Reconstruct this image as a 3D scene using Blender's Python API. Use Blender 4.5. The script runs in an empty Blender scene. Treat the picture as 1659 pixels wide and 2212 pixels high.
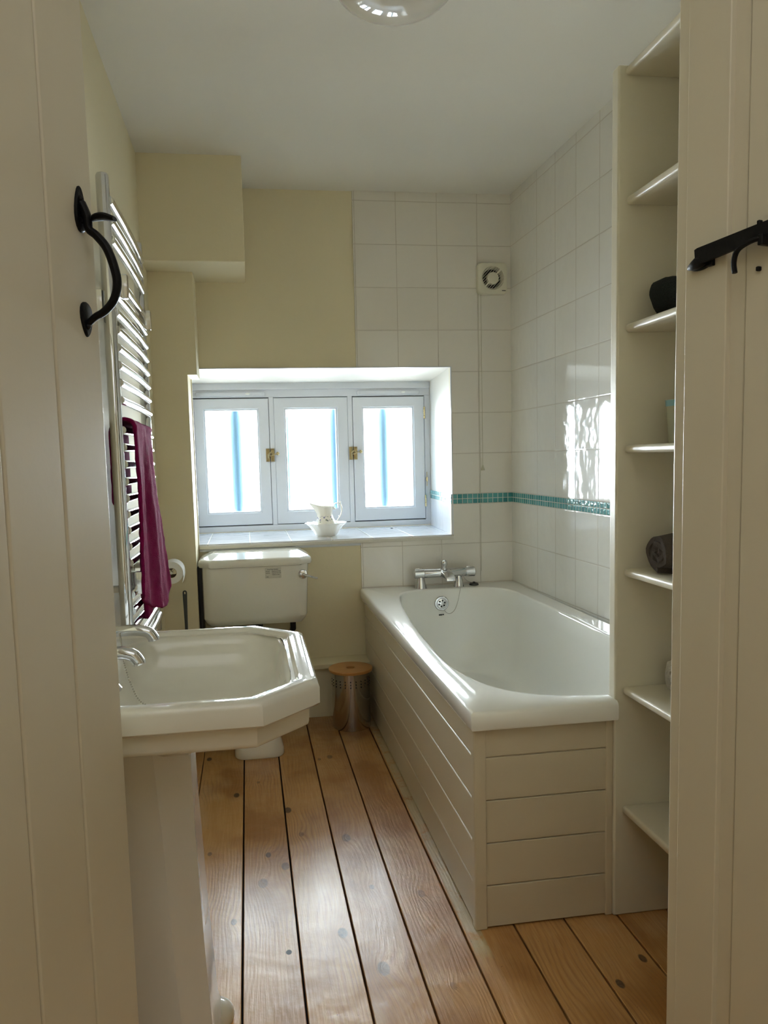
import bpy, bmesh, math, random
from mathutils import Vector, Matrix
random.seed(7)
S = bpy.context.scene
COL = S.collection
PI = math.pi

# ------------------------------------------------------------------ camera
EYE = 1.24
yaw, pitch, roll = 0.15005910, 0.09866306, -0.02541496
f_px, cx, cy = 1674.6728, 791.6344, 1155.9679
fwd = Vector((math.sin(yaw), math.cos(yaw), 0)); rgt = Vector((math.cos(yaw), -math.sin(yaw), 0)); upv = Vector((0, 0, 1))
f2 = fwd*math.cos(pitch) - upv*math.sin(pitch); u2 = upv*math.cos(pitch) + fwd*math.sin(pitch)
r2 = rgt*math.cos(roll) + u2*math.sin(roll); u3 = u2*math.cos(roll) - rgt*math.sin(roll)
cd = bpy.data.cameras.new('camera'); cam = bpy.data.objects.new('camera', cd); COL.objects.link(cam)
M = Matrix((r2, u3, -f2)).transposed().to_4x4(); M.translation = Vector((0, 0, EYE)); cam.matrix_world = M
cd.sensor_fit = 'VERTICAL'; cd.sensor_height = 24; cd.lens = f_px/2212*24
cd.shift_x = (829.5 - cx)/2212; cd.shift_y = (cy - 1106)/2212; cd.clip_start = 0.02
S.camera = cam

# ------------------------------------------------------------------ light and exposure
S.view_settings.view_transform = 'Standard'; S.view_settings.look = 'None'; S.view_settings.gamma = 1
S.view_settings.exposure = 1.66; S.view_settings.use_curve_mapping = False
S.cycles.use_denoising = True
S.cycles.max_bounces = 10; S.cycles.diffuse_bounces = 6; S.cycles.use_adaptive_sampling = True; S.cycles.adaptive_threshold = 0.02; S.cycles.transparent_max_bounces = 16
S.cycles.sample_clamp_indirect = 6; S.cycles.caustics_refractive = False; S.cycles.caustics_reflective = False
W = bpy.data.worlds.new('daylight'); S.world = W; W.use_nodes = True
W.node_tree.nodes['Background'].inputs[0].default_value = (0.72, 0.85, 1.0, 1)
W.node_tree.nodes['Background'].inputs[1].default_value = 1.0

def area(name, loc, target, sx, sy, power, color, spread=180):
    d = bpy.data.lights.new(name, 'AREA'); d.shape = 'RECTANGLE'; d.size = sx; d.size_y = sy; d.energy = power; d.color = color
    o = bpy.data.objects.new(name, d); COL.objects.link(o); o.location = loc
    o.rotation_euler = (Vector(target) - Vector(loc)).to_track_quat('-Z', 'Y').to_euler(); d.spread = math.radians(spread); return o
area('daylight_horizon', (0.37, 5.9, 1.35), (0.37, 4.4, 1.3), 5.0, 2.6, 300, (0.96, 0.98, 1.0), 74)
area('daylight_sky', (0.37, 5.4, 3.0), (0.37, 4.3, 1.3), 4.0, 1.6, 46, (0.52, 0.70, 1.0))
area('daylight_ground', (0.37, 5.4, -0.3), (0.37, 4.3, 1.3), 4.0, 1.6, 50, (1.0, 0.92, 0.82))
area('hall_fill_light', (0.05, -0.25, 2.46), (0.05, -0.25, 0.0), 1.7, 1.9, 3.4, (0.95, 0.98, 1.0))  # added fill panel, out of view in the hall, brightens door and jamb

# ------------------------------------------------------------------ node helpers
def srgb(r, g, b):
    f = lambda c: ((c/255)/12.92 if c/255 <= 0.04045 else ((c/255 + 0.055)/1.055)**2.4)
    return (f(r), f(g), f(b), 1)
class NT:
    def __init__(s, mat): s.t = mat.node_tree; s.b = s.t.nodes['Principled BSDF']
    def n(s, typ, **kw):
        x = s.t.nodes.new(typ)
        for k, v in kw.items(): setattr(x, k, v)
        return x
    def l(s, a, b): s.t.links.new(a, b)
    def put(s, sock, v):
        if hasattr(v, 'is_output') or isinstance(v, bpy.types.NodeSocket): s.l(v, sock)
        else: sock.default_value = v
    def m(s, op, a, b=0.0, c=None, clamp=False):
        x = s.n('ShaderNodeMath', operation=op, use_clamp=clamp); s.put(x.inputs[0], a); s.put(x.inputs[1], b)
        if c is not None: s.put(x.inputs[2], c)
        return x.outputs[0]
    def mix(s, fac, a, b, mode='MIX'):
        x = s.n('ShaderNodeMix', data_type='RGBA', blend_type=mode); s.put(x.inputs[0], fac); s.put(x.inputs[6], a); s.put(x.inputs[7], b)
        return x.outputs[2]
    def pos(s):
        g = s.n('ShaderNodeNewGeometry'); x = s.n('ShaderNodeSeparateXYZ'); s.l(g.outputs['Position'], x.inputs[0]); return g.outputs['Position'], x.outputs
    def obj(s):
        g = s.n('ShaderNodeTexCoord'); x = s.n('ShaderNodeSeparateXYZ'); s.l(g.outputs['Object'], x.inputs[0]); return g.outputs['Object'], x.outputs
    def noise(s, vec, scale, detail=3, rough=0.5):
        x = s.n('ShaderNodeTexNoise'); s.l(vec, x.inputs['Vector']); x.inputs['Scale'].default_value = scale
        x.inputs['Detail'].default_value = detail; x.inputs['Roughness'].default_value = rough; return x.outputs['Fac']
    def xyz(s, x, y, z):
        c = s.n('ShaderNodeCombineXYZ'); s.put(c.inputs[0], x); s.put(c.inputs[1], y); s.put(c.inputs[2], z); return c.outputs[0]
    def bump(s, h, strength=0.3, dist=0.002, normal=None):
        x = s.n('ShaderNodeBump'); x.inputs['Strength'].default_value = strength; x.inputs['Distance'].default_value = dist
        s.l(h, x.inputs['Height'])
        if normal is not None: s.l(normal, x.inputs['Normal'])
        return x.outputs[0]
    def step(s, v, lo, hi):
        x = s.n('ShaderNodeMapRange', interpolation_type='SMOOTHSTEP'); s.put(x.inputs[0], v)
        x.inputs[1].default_value = lo; x.inputs[2].default_value = hi; return x.outputs[0]
MATS = {}
def mat(name, color=(0.8, 0.8, 0.8, 1), rough=0.5, metal=0.0, bump=None, coat=0.0, mott=0.0, spec=None):
    if name in MATS: return MATS[name]
    m = bpy.data.materials.new(name); m.use_nodes = True; t = NT(m); b = t.b
    b.inputs['Base Color'].default_value = color; b.inputs['Roughness'].default_value = rough; b.inputs['Metallic'].default_value = metal
    b.inputs['Coat Weight'].default_value = coat
    if spec is not None: b.inputs['Specular IOR Level'].default_value = spec
    o, _ = t.obj()
    if mott:
        n = t.noise(o, 3.0, 4); t.l(t.mix(n, tuple(c*(1-mott) for c in color[:3])+(1,), tuple(min(1, c*(1+mott)) for c in color[:3])+(1,)), b.inputs['Base Color'])
    if bump: t.l(t.bump(t.noise(o, bump[0], 4), bump[1], 0.002), b.inputs['Normal'])
    MATS[name] = m; return m

cream = mat('cream_emulsion', srgb(222, 212, 182), 0.75, bump=(60, 0.25), mott=0.02)
ceil_m = mat('ceiling_white', srgb(226, 223, 215), 0.85, bump=(40, 0.15), mott=0.01)
gloss_w = mat('satin_woodwork', srgb(214, 208, 190), 0.38, bump=(90, 0.10), mott=0.015)
panel_w = mat('panel_woodwork', srgb(204, 193, 170), 0.36, bump=(50, 0.08), mott=0.015)
win_w = mat('window_paint', srgb(206, 208, 212), 0.30, bump=(70, 0.06))
reveal_m = mat('reveal_plaster', srgb(216, 212, 202), 0.55, bump=(22, 0.35), mott=0.015)
porc = mat('vitreous_china', srgb(228, 226, 216), 0.07, coat=0.5, bump=(5, 0.02))
porc_b = mat('basin_china', srgb(222, 221, 213), 0.06, coat=0.5, bump=(5, 0.02))
enamel = mat('bath_enamel', srgb(236, 236, 232), 0.09, coat=0.4, bump=(4, 0.02))
chrome = mat('chrome', (0.66, 0.67, 0.69, 1), 0.06, 1.0, bump=(8, 0.02))
steel = mat('brushed_steel', (0.55, 0.54, 0.52, 1), 0.16, 1.0, bump=(8, 0.03))
iron = mat('black_iron', (0.004, 0.004, 0.005, 1), 0.5, 0.0, bump=(120, 0.4), spec=.2)
blackm = mat('black_plastic', (0.004, 0.004, 0.005, 1), 0.5, bump=(40, 0.1))
darkg = mat('dark_grey_plastic', (0.035, 0.04, 0.04, 1), 0.35, bump=(40, 0.05))
brass = mat('aged_brass', (0.42, 0.33, 0.17, 1), 0.28, 1.0, bump=(60, 0.15))
brass_l = mat('pale_brass', (0.85, 0.72, 0.42, 1), 0.25, 1.0, bump=(60, 0.1))
whitep = mat('white_plastic', srgb(232, 232, 226), 0.3, bump=(60, 0.03))
fan_p = mat('fan_plastic', srgb(218, 214, 196), 0.4, bump=(60, 0.03))
grubby = mat('pull_cord', srgb(190, 186, 165), 0.8, bump=(300, 0.3))
paper = mat('toilet_tissue', srgb(235, 235, 232), 0.9, bump=(250, 0.3))
card = mat('cardboard', srgb(140, 120, 95), 0.9, bump=(200, 0.2))
ink = mat('label_ink', (0.03, 0.03, 0.03, 1), 0.6, bump=(10, 0.01))
glassy = mat('opal_glass', srgb(205, 200, 190), 0.06, coat=0.8, bump=(6, 0.02))
china = mat('bone_china', srgb(236, 232, 222), 0.12, coat=0.5, bump=(12, 0.03))
soil = mat('dark_void', (0.01, 0.01, 0.01, 1), 0.9, bump=(20, 0.1))
bar_m = mat('blue_grey_bar', srgb(150, 195, 222), 0.6, bump=(20, 0.1))

def cloth(name, c, sc=420, st=0.9):
    m = bpy.data.materials.new(name); m.use_nodes = True; t = NT(m); o, _ = t.obj()
    n = t.noise(o, sc, 2, 0.7); big = t.noise(o, 14, 3)
    t.l(t.mix(big, tuple(k*0.75 for k in c[:3])+(1,), tuple(k*1.2 for k in c[:3])+(1,)), t.b.inputs['Base Color'])
    t.b.inputs['Roughness'].default_value = 0.95; t.b.inputs['Sheen Weight'].default_value = 0.04
    t.b.inputs['Specular IOR Level'].default_value = 0.1
    t.l(t.bump(n, st, 0.004), t.b.inputs['Normal']); return m
magenta = cloth('magenta_terry', (0.23, 0.003, 0.072))
char_c = cloth('charcoal_terry', (0.022, 0.026, 0.025), 300)
brown_c = cloth('grey_brown_terry', (0.085, 0.070, 0.060), 300)
white_c = cloth('white_terry', (0.62, 0.60, 0.54), 300)

def tile_mat(name, axis, off, base, wave, skip_above=None):
    m = bpy.data.materials.new(name); m.use_nodes = True; t = NT(m); P, X = t.pos()
    a = X[axis]; z = X[2]; w = 0.0016
    fa = t.m('FRACT', t.m('MULTIPLY', t.m('SUBTRACT', a, off - 10.0), 5.0)); da = t.m('MULTIPLY', t.m('MINIMUM', fa, t.m('SUBTRACT', 1.0, fa)), 0.2)
    up = t.m('GREATER_THAN', z, 1.028)
    zo = t.m('ADD', t.m('MULTIPLY', up, 0.049), 1.003 - 10.0)
    fz = t.m('FRACT', t.m('MULTIPLY', t.m('SUBTRACT', z, zo), 5.0)); dz = t.m('MULTIPLY', t.m('MINIMUM', fz, t.m('SUBTRACT', 1.0, fz)), 0.2)
    if skip_above is not None: da = t.m('ADD', da, t.m('GREATER_THAN', a, skip_above))
    d = t.m('MINIMUM', da, dz); g = t.step(d, w*0.55, w*1.25)
    n = t.noise(P, 2.5, 2)
    c = t.mix(n, tuple(k*0.98 for k in base[:3])+(1,), base)
    t.l(t.mix(g, srgb(192, 184, 172), c), t.b.inputs['Base Color'])
    t.l(t.m('SUBTRACT', 0.75, t.m('MULTIPLY', g, 0.68)), t.b.inputs['Roughness'])
    wv = t.noise(P, 17, 1, 0.4)
    b1 = t.bump(wv, 1.0, wave); prof = t.step(d, 0.0, 0.005)
    t.l(t.bump(prof, 0.6, 0.0012, b1), t.b.inputs['Normal'])
    t.b.inputs['Coat Weight'].default_value = 0.3; t.b.inputs['Coat Roughness'].default_value = 0.05
    return m
tile_b = tile_mat('white_wall_tiles_back', 0, 0.7455, srgb(226, 221, 212), 0.0014)
tile_r = tile_mat('white_wall_tiles_side', 1, 3.425, srgb(230, 228, 222), 0.0020, 3.45)
tile_s = tile_mat('white_sill_tiles', 0, 0.40, srgb(226, 228, 232), 0.0012)

def mosaic_mat(name, axis, off):
    m = bpy.data.materials.new(name); m.use_nodes = True; t = NT(m); P, X = t.pos(); p = 0.0262
    fa = t.m('FRACT', t.m('DIVIDE', t.m('SUBTRACT', X[axis], off - 10*p*10), p)); da = t.m('MINIMUM', fa, t.m('SUBTRACT', 1.0, fa))
    fz = t.m('FRACT', t.m('DIVIDE', t.m('SUBTRACT', X[2], 1.003 + 0.0245*0 - 0.245), 0.0245)); dz = t.m('MINIMUM', fz, t.m('SUBTRACT', 1.0, fz))
    d = t.m('MINIMUM', da, dz); g = t.step(d, 0.045, 0.085)
    cell = t.n('ShaderNodeTexWhiteNoise', noise_dimensions='2D')
    t.l(t.xyz(t.m('FLOOR', t.m('DIVIDE', t.m('SUBTRACT', X[axis], off - 10*p*10), p)), t.m('FLOOR', t.m('DIVIDE', t.m('SUBTRACT', X[2], 1.003), 0.0245)), 0.0), cell.inputs['Vector'])
    c = t.mix(cell.outputs['Value'], srgb(62, 138, 140), srgb(94, 166, 168))
    t.l(t.mix(g, srgb(205, 214, 208), c), t.b.inputs['Base Color'])
    t.l(t.m('SUBTRACT', 0.7, t.m('MULTIPLY', g, 0.6)), t.b.inputs['Roughness'])
    t.l(t.bump(t.step(d, 0.02, 0.16), 0.8, 0.002, t.bump(t.noise(P, 60, 1), 0.6, 0.002)), t.b.inputs['Normal'])
    return m
mos_b = mosaic_mat('aqua_mosaic_back', 0, 1.318); mos_r = mosaic_mat('aqua_mosaic_side', 1, 3.752)

# floor boards with knots (x, y, radius, darkness)
KN = [(0.294, 3.132, .013, .6), (-0.087, 2.833, .012, .8), (0.095, 2.669, .014, .8), (0.274, 2.426, .016, .55), (0.018, 2.365, .010, .7),
      (0.068, 2.286, .014, .55), (-0.002, 2.202, .016, .45), (-0.084, 2.022, .009, .7), (0.2, 1.918, .014, .9), (0.281, 1.757, .017, .65),
      (0.913, 1.675, .010, .8), (0.816, 1.599, .010, .85), (-0.205, 3.214, .012, .8), (-0.166, 2.408, .008, .6), (0.249, 3.116, .008, .5),
      (-0.005, 2.934, .007, .5), (0.665, 2.225, .010, .4), (0.443, 2.059, .012, .35), (0.432, 1.664, .009, .3), (0.130, 2.480, .010, .4), (0.31, 2.12, .008, .5)]
def floor_mat():
    m = bpy.data.materials.new('varnished_pine'); m.use_nodes = True; t = NT(m); P, X = t.pos()
    g = t.n('ShaderNodeNewGeometry'); rnd = g.outputs['Random Per Island']
    x, y = X[0], X[1]; warp = None; kn = None; ring = None
    for kx, ky, r, dk in KN:
        dx = t.m('SUBTRACT', x, kx); dy = t.m('MULTIPLY', t.m('SUBTRACT', y, ky), 0.55)
        d = t.m('SQRT', t.m('ADD', t.m('MULTIPLY', dx, dx), t.m('MULTIPLY', dy, dy)))
        e = t.m('MULTIPLY', t.m('EXPONENT', t.m('MULTIPLY', d, -1.0/(r*2.2))), r*2.6)
        warp = e if warp is None else t.m('ADD', warp, e)
        k = t.m('MULTIPLY', t.m('SUBTRACT', 1.0, t.step(d, r*0.7, r*1.05)), dk)
        kn = k if kn is None else t.m('MAXIMUM', kn, k)
    gx = t.m('ADD', x, warp)
    rs = t.m('MULTIPLY', rnd, 17.0)
    big = t.noise(t.xyz(t.m('MULTIPLY', x, 3.0), t.m('MULTIPLY', y, 0.9), rs), 2.2, 2)
    v = t.xyz(t.m('ADD', t.m('MULTIPLY', gx, 1.0), t.m('MULTIPLY', big, 0.12)), t.m('MULTIPLY', y, 0.02), rs)
    wv = t.n('ShaderNodeTexWave', wave_type='BANDS', bands_direction='X', wave_profile='SIN'); t.l(v, wv.inputs['Vector'])
    wv.inputs['Scale'].default_value = 24; wv.inputs['Distortion'].default_value = 1.0; wv.inputs['Detail'].default_value = 2; wv.inputs['Detail Scale'].default_value = 1.4
    fine = t.noise(t.xyz(t.m('MULTIPLY', gx, 260.0), t.m('MULTIPLY', y, 7.0), rs), 1.0, 4, 0.7)
    blot = t.noise(t.xyz(t.m('MULTIPLY', x, 1.6), y, rs), 3.4, 3)
    a = t.mix(rnd, srgb(202, 154, 92), srgb(188, 138, 78))
    c = t.mix(t.m('MULTIPLY', t.m('POWER', wv.outputs['Fac'], 3.0), t.m('MULTIPLY', t.step(t.noise(P, 3.2, 2), .38, .68), 0.55)), a, srgb(140, 88, 44))
    c = t.mix(t.m('MULTIPLY', t.step(fine, .35, .75), 0.42), c, srgb(226, 186, 134))
    c = t.mix(t.m('MULTIPLY', t.step(blot, 0.46, 0.66), 0.6), c, srgb(152, 98, 44))
    c = t.mix(t.m('MULTIPLY', t.step(t.noise(t.xyz(x, t.m('MULTIPLY', y, 0.5), rs), 6.0, 2), 0.55, 0.75), 0.3), c, srgb(220, 196, 160))
    edge = t.m('MULTIPLY', t.step(x, .5145, .522), t.m('SUBTRACT', 1.0, t.step(x, .556, .56)))
    edge = t.m('MULTIPLY', edge, t.m('MULTIPLY', t.step(y, 1.72, 1.80), t.step(t.noise(P, 14, 4, .7), .30, .52)))
    c = t.mix(t.m('MULTIPLY', edge, .75), c, srgb(196, 184, 146))
    kr = t.m('MULTIPLY', kn, t.m('ADD', .75, t.m('MULTIPLY', t.noise(P, 160, 2), .5)), clamp=True)
    c = t.mix(kr, c, srgb(40, 22, 16))
    spk = t.noise(P, 130, 1); c = t.mix(t.m('MULTIPLY', t.step(spk, 0.76, 0.80), 0.6), c, srgb(70, 46, 30))
    # the knot hole
    dx = t.m('SUBTRACT', x, 0.056); dy = t.m('MULTIPLY', t.m('SUBTRACT', y, 1.864), 0.75)
    hd = t.m('SQRT', t.m('ADD', t.m('MULTIPLY', dx, dx), t.m('MULTIPLY', dy, dy))); hole = t.m('SUBTRACT', 1.0, t.step(hd, .0065, .0085))
    c = t.mix(hole, c, (0.002, 0.002, 0.002, 1))
    t.l(c, t.b.inputs['Base Color'])
    rr = t.m('ADD', 0.24, t.m('MULTIPLY', t.noise(P, 9, 3), 0.16)); t.l(t.m('ADD', rr, t.m('MULTIPLY', hole, 0.5)), t.b.inputs['Roughness'])
    t.b.inputs['Coat Weight'].default_value = 0.5; t.b.inputs['Coat Roughness'].default_value = 0.24
    h = t.m('ADD', t.m('MULTIPLY', wv.outputs['Fac'], 0.22), t.m('ADD', t.m('MULTIPLY', fine, 0.9), t.m('MULTIPLY', t.noise(P, 13, 4), 3.4)))
    t.l(t.bump(h, 0.45, 0.0024), t.b.inputs['Normal'])
    return m
floor_m = floor_mat()

def pane_mat():
    m = bpy.data.materials.new('frosted_glass'); m.use_nodes = True; nt = m.node_tree
    for n in list(nt.nodes):
        if n.type == 'BSDF_PRINCIPLED': nt.nodes.remove(n)
    out = [n for n in nt.nodes if n.type == 'OUTPUT_MATERIAL'][0]
    tr = nt.nodes.new('ShaderNodeBsdfTransparent'); tr.inputs[0].default_value = (0.93, 0.97, 0.98, 1)
    tl = nt.nodes.new('ShaderNodeBsdfTranslucent'); tl.inputs[0].default_value = (0.80, 0.90, 1.0, 1)
    gl = nt.nodes.new('ShaderNodeBsdfGlossy'); gl.inputs['Roughness'].default_value = 0.2
    m1 = nt.nodes.new('ShaderNodeMixShader'); m1.inputs[0].default_value = 0.016
    m2 = nt.nodes.new('ShaderNodeMixShader'); m2.inputs[0].default_value = 0.04
    nt.links.new(tr.outputs[0], m1.inputs[1]); nt.links.new(tl.outputs[0], m1.inputs[2])
    nt.links.new(m1.outputs[0], m2.inputs[1]); nt.links.new(gl.outputs[0], m2.inputs[2]); nt.links.new(m2.outputs[0], out.inputs[0]); return m
pane_m = pane_mat()

# ------------------------------------------------------------------ geometry helpers
def finish(name, bm, m, parent=None, smooth=True, ang=35, label=None):
    bmesh.ops.recalc_face_normals(bm, faces=bm.faces[:])
    me = bpy.data.meshes.new(name); bm.to_mesh(me); bm.free(); me.materials.append(m)
    if smooth:
        for p in me.polygons: p.use_smooth = True
        me.set_sharp_from_angle(angle=math.radians(ang))
    o = bpy.data.objects.new(name, me); COL.objects.link(o)
    if smooth and ang == 50:
        w_ = o.modifiers.new('face_weighted', 'WEIGHTED_NORMAL'); w_.keep_sharp = True; w_.weight = 100
    if parent is not None:
        o.parent = parent; o.matrix_parent_inverse = Matrix.Translation(-world_loc(parent))
    if label: o['label'] = label
    return o
def world_loc(o):
    v = Vector((0, 0, 0)); first = True
    # only empties carry a location here; meshes are modelled in world coordinates
    return Vector(o.location) if o.parent is None else Vector((0, 0, 0)) + (world_loc(o.parent)*0)
def thing(name, label, cat, loc, group=None):
    o = bpy.data.objects.new(name, None); COL.objects.link(o); o.location = loc; o.empty_display_size = 0.05
    o['label'] = label; o['category'] = cat
    if group: o['group'] = group
    return o
def tag(o, label, cat, group=None):
    o['label'] = label; o['category'] = cat
    if group: o['group'] = group
    return o
def struct(o): o['kind'] = 'structure'; return o
def sroot(name, loc):
    o = bpy.data.objects.new(name, None); COL.objects.link(o); o.location = loc; o['kind'] = 'structure'; return o

def B(): return bmesh.new()
def box(bm, a, b, bev=0.0, seg=2, mtx=None):
    x0, y0, z0 = a; x1, y1, z1 = b
    t = bmesh.new(); bmesh.ops.create_cube(t, size=1)
    for v in t.verts: v.co = Vector(((x0+x1)/2 + v.co.x*(x1-x0), (y0+y1)/2 + v.co.y*(y1-y0), (z0+z1)/2 + v.co.z*(z1-z0)))
    if bev: bmesh.ops.bevel(t, geom=t.edges[:], offset=bev, segments=seg, profile=0.5, affect='EDGES')
    if mtx is not None: bmesh.ops.transform(t, matrix=mtx, verts=t.verts[:])
    merge(bm, t)
def merge(bm, t):
    me = bpy.data.meshes.new('tmp'); t.to_mesh(me); t.free(); bm.from_mesh(me); bpy.data.meshes.remove(me)
def frame_of(d, ref=None):
    d = d.normalized(); r = ref if ref is not None else (Vector((0, 0, 1)) if abs(d.z) < 0.9 else Vector((1, 0, 0)))
    a = d.cross(r).normalized(); b = a.cross(d).normalized(); return a, b
def tube(bm, pts, rad, n=12, cap=True, sy=1.0, ref=None):
    pts = [Vector(p) for p in pts]; k = len(pts); rad = rad if isinstance(rad, (list, tuple)) else [rad]*k
    rings = []; pa = None
    for i, p in enumerate(pts):
        d = (pts[min(i+1, k-1)] - pts[max(i-1, 0)]); d = d.normalized()
        if pa is None: a, b = frame_of(d, ref)
        else:
            a = (pa - d*pa.dot(d)).normalized(); b = a.cross(d).normalized()
        pa = a
        rings.append([bm.verts.new(p + (a*math.cos(2*PI*j/n) + b*math.sin(2*PI*j/n)*sy)*rad[i]) for j in range(n)])
    bridge(bm, rings, cap)
def bridge(bm, rings, cap=True, closed=True, cap0=None, cap1=None):
    for r, s in zip(rings, rings[1:]):
        n = len(r)
        for j in range(n if closed else n-1): bm.faces.new((r[j], r[(j+1) % n], s[(j+1) % n], s[j]))
    if cap0 if cap0 is not None else cap: bm.faces.new(rings[0][::-1])
    if cap1 if cap1 is not None else cap: bm.faces.new(rings[-1])
def rings_v(bm, outs): return [[bm.verts.new(p) for p in r] for r in outs]
def lathe(bm, c, prof, n=32, axis='z', cap0=True, cap1=True, fn=None):
    c = Vector(c); outs = []
    for r, h in prof:
        ring = []
        for j in range(n):
            t = 2*PI*j/n; u, v = r*math.cos(t), r*math.sin(t)
            p = Vector((u, v, h)) if axis == 'z' else (Vector((u, h, v)) if axis == 'y' else Vector((h, u, v)))
            if fn: p = fn(p, t)
            ring.append(c + p)
        outs.append(ring)
    R = rings_v(bm, outs); bridge(bm, R, False, True, cap0, cap1)
def ball(bm, c, r, n=12, s=(1, 1, 1)):
    t = bmesh.new(); bmesh.ops.create_uvsphere(t, u_segments=n, v_segments=max(6, n*2//3), radius=r)
    for v in t.verts: v.co = Vector((v.co.x*s[0], v.co.y*s[1], v.co.z*s[2])) + Vector(c)
    merge(bm, t)
def arc(c, r, a0, a1, n, plane='xz'):
    o = []
    for i in range(n+1):
        t = math.radians(a0 + (a1-a0)*i/n); u, v = r*math.cos(t), r*math.sin(t)
        o.append(Vector(c) + (Vector((u, 0, v)) if plane == 'xz' else Vector((u, v, 0)) if plane == 'xy' else Vector((0, u, v))))
    return o
def catmull(pts, per=6, closed=True):
    n = len(pts); out = []
    for i in range(n if closed else n-1):
        g = lambda k: Vector(pts[k % n]) if closed else Vector(pts[min(max(k, 0), n-1)])
        p0, p1, p2, p3 = g(i-1), g(i), g(i+1), g(i+2)
        for j in range(per):
            t = j/per
            out.append(0.5*((2*p1) + (p2-p0)*t + (2*p0-5*p1+4*p2-p3)*t*t + (3*p1-p0-3*p2+p3)*t**3))
    if not closed: out.append(Vector(pts[-1]))
    return out
def rrect(x0, x1, y0, y1, r, n=8, rs=None):
    """rounded rectangle outline, corner radii order (x1y1, x0y1, x0y0, x1y0)"""
    rs = rs or (r,)*4; o = []
    for (cx_, cy_, a), rr in zip(((x1, y1, 0), (x0, y1, 90), (x0, y0, 180), (x1, y0, 270)), rs):
        sx = -1 if cx_ == x1 else 1; sy = -1 if cy_ == y1 else 1
        for i in range(n+1):
            t = math.radians(a + 90*i/n); o.append((cx_ + sx*rr + rr*math.cos(t), cy_ + sy*rr + rr*math.sin(t)))
    return o
def loft_rr(bm, specs, n=8, cap0=True, cap1=True, close=False):
    """specs: (x0,x1,y0,y1,r or 4-tuple,z)"""
    outs = []
    for s in specs:
        x0, x1, y0, y1, r, z = s
        rs = r if isinstance(r, tuple) else (r,)*4
        outs.append([Vector((p[0], p[1], z)) for p in rrect(x0, x1, y0, y1, 0, n, rs)])
    R = rings_v(bm, outs)
    if close: R.append(R[0]); bridge(bm, R, False, True, False, False)
    else: bridge(bm, R, False, True, cap0, cap1)
def quad(bm, *p): bm.faces.new([bm.verts.new(Vector(q)) for q in p])
def plate(bm, xs, zs, y0, y1, holes):
    """slab in the xz plane between y0,y1 tiled by grid lines, cells in holes left open"""
    for i in range(len(xs)-1):
        for j in range(len(zs)-1):
            cxm, czm = (xs[i]+xs[i+1])/2, (zs[j]+zs[j+1])/2
            if any(h[0] < cxm < h[1] and h[2] < czm < h[3] for h in holes): continue
            box(bm, (xs[i], y0, zs[j]), (xs[i+1], y1, zs[j+1]))
    bmesh.ops.remove_doubles(bm, verts=bm.verts[:], dist=1e-5)
    seen = {}
    for f in bm.faces[:]: seen.setdefault(tuple(sorted(v.index for v in f.verts)), []).append(f)
    bm.verts.index_update()
    seen = {}
    for f in bm.faces[:]: seen.setdefault(tuple(sorted(v.index for v in f.verts)), []).append(f)
    dele = [f for fs in seen.values() if len(fs) > 1 for f in fs]
    bmesh.ops.delete(bm, geom=dele, context='FACES')

CEIL = 2.495; YB = 3.76; XL = -0.397
rx = lambda y: 1.313 + 0.025*(YB - y)          # the tiled wall runs slightly out of square
YW = 4.35                                      # plane of the window frame
ZS, ZT = 0.85, 1.675                           # sill and head of the window opening

# ------------------------------------------------------------------ the room
bm = B()
seams = [-0.369, -0.229, -0.060, 0.084, 0.229, 0.369, 0.511, 0.651, 0.791, 0.937, 1.08, 1.22, 1.40]
x = seams[0] - 0.145*4
brd = [x + 0.145*i for i in range(4)] + seams
for i in range(len(brd)-1):
    g = 0.0036 if i != 4 else 0.0010
    gl = 0.0012 if i == 6 - 1 + 1 and False else g
    box(bm, (brd[i]+g*0.7, -1.5, -0.034), (brd[i+1]-g*0.7, YB-0.02 if brd[i] > XL-0.2 else 1.3, 0.0), 0.0015, 1)
fl = struct(finish('floor', bm, floor_m, smooth=False))
bm = B(); box(bm, (-1.6, -1.6, -0.08), (1.6, 4.0, -0.035)); struct(finish('floor_void', bm, soil, fl, smooth=False)); 
bm = B(); box(bm, (-1.3, -1.5, CEIL), (1.6, 4.0, CEIL+0.08)); struct(finish('ceiling', bm, ceil_m, smooth=False))

# back wall: plaster slab as thick as the window is deep, opening left out
bm = B()
plate(bm, [-0.70, -0.24, 1.004, 1.60], [-0.05, ZS-0.022, ZT, CEIL], YB, YB+0.02, [(-0.24, 1.004, ZS-0.022, ZT)])
wb = struct(finish('wall_back', bm, cream, smooth=False))
bm = B()   # reveals: head, left and right cheeks, running to the frame
xr0, xr1 = 1.004, 1.040; xl1 = -0.285
quad(bm, (-0.24, YB, ZT), (xr0, YB, ZT), (xr1, YW, 1.665), (xl1, YW, 1.665))
quad(bm, (xr0, YB, ZT), (xr0, YB, ZS-.022), (xr1, YW, ZS-.01), (xr1, YW, 1.665))
quad(bm, (-0.24, YB, ZT), (-0.24, YB, ZS-.022), (xl1, YW, ZS-.01), (xl1, YW, 1.665))
ext = bmesh.ops.extrude_face_region(bm, geom=bm.faces[:])
for v in ext['geom']:
    if isinstance(v, bmesh.types.BMVert):
        c = Vector((0.37, v.co.y, 1.25)); d = v.co - c; v.co += Vector((math.copysign(0.05, d.x), 0.02 if v.co.y > 4 else 0.021, math.copysign(0.05, d.z)))
struct(finish('window_reveal', bm, reveal_m, wb, smooth=False))
bm = B()   # paint edge band round the opening
box(bm, (-0.24, YB-0.010, ZT-0.001), (1.009, YB+0.001, ZT+0.004), 0.001)
box(bm, (1.003, YB-0.010, ZS), (1.009, YB+0.001, ZT), 0.001)
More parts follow.
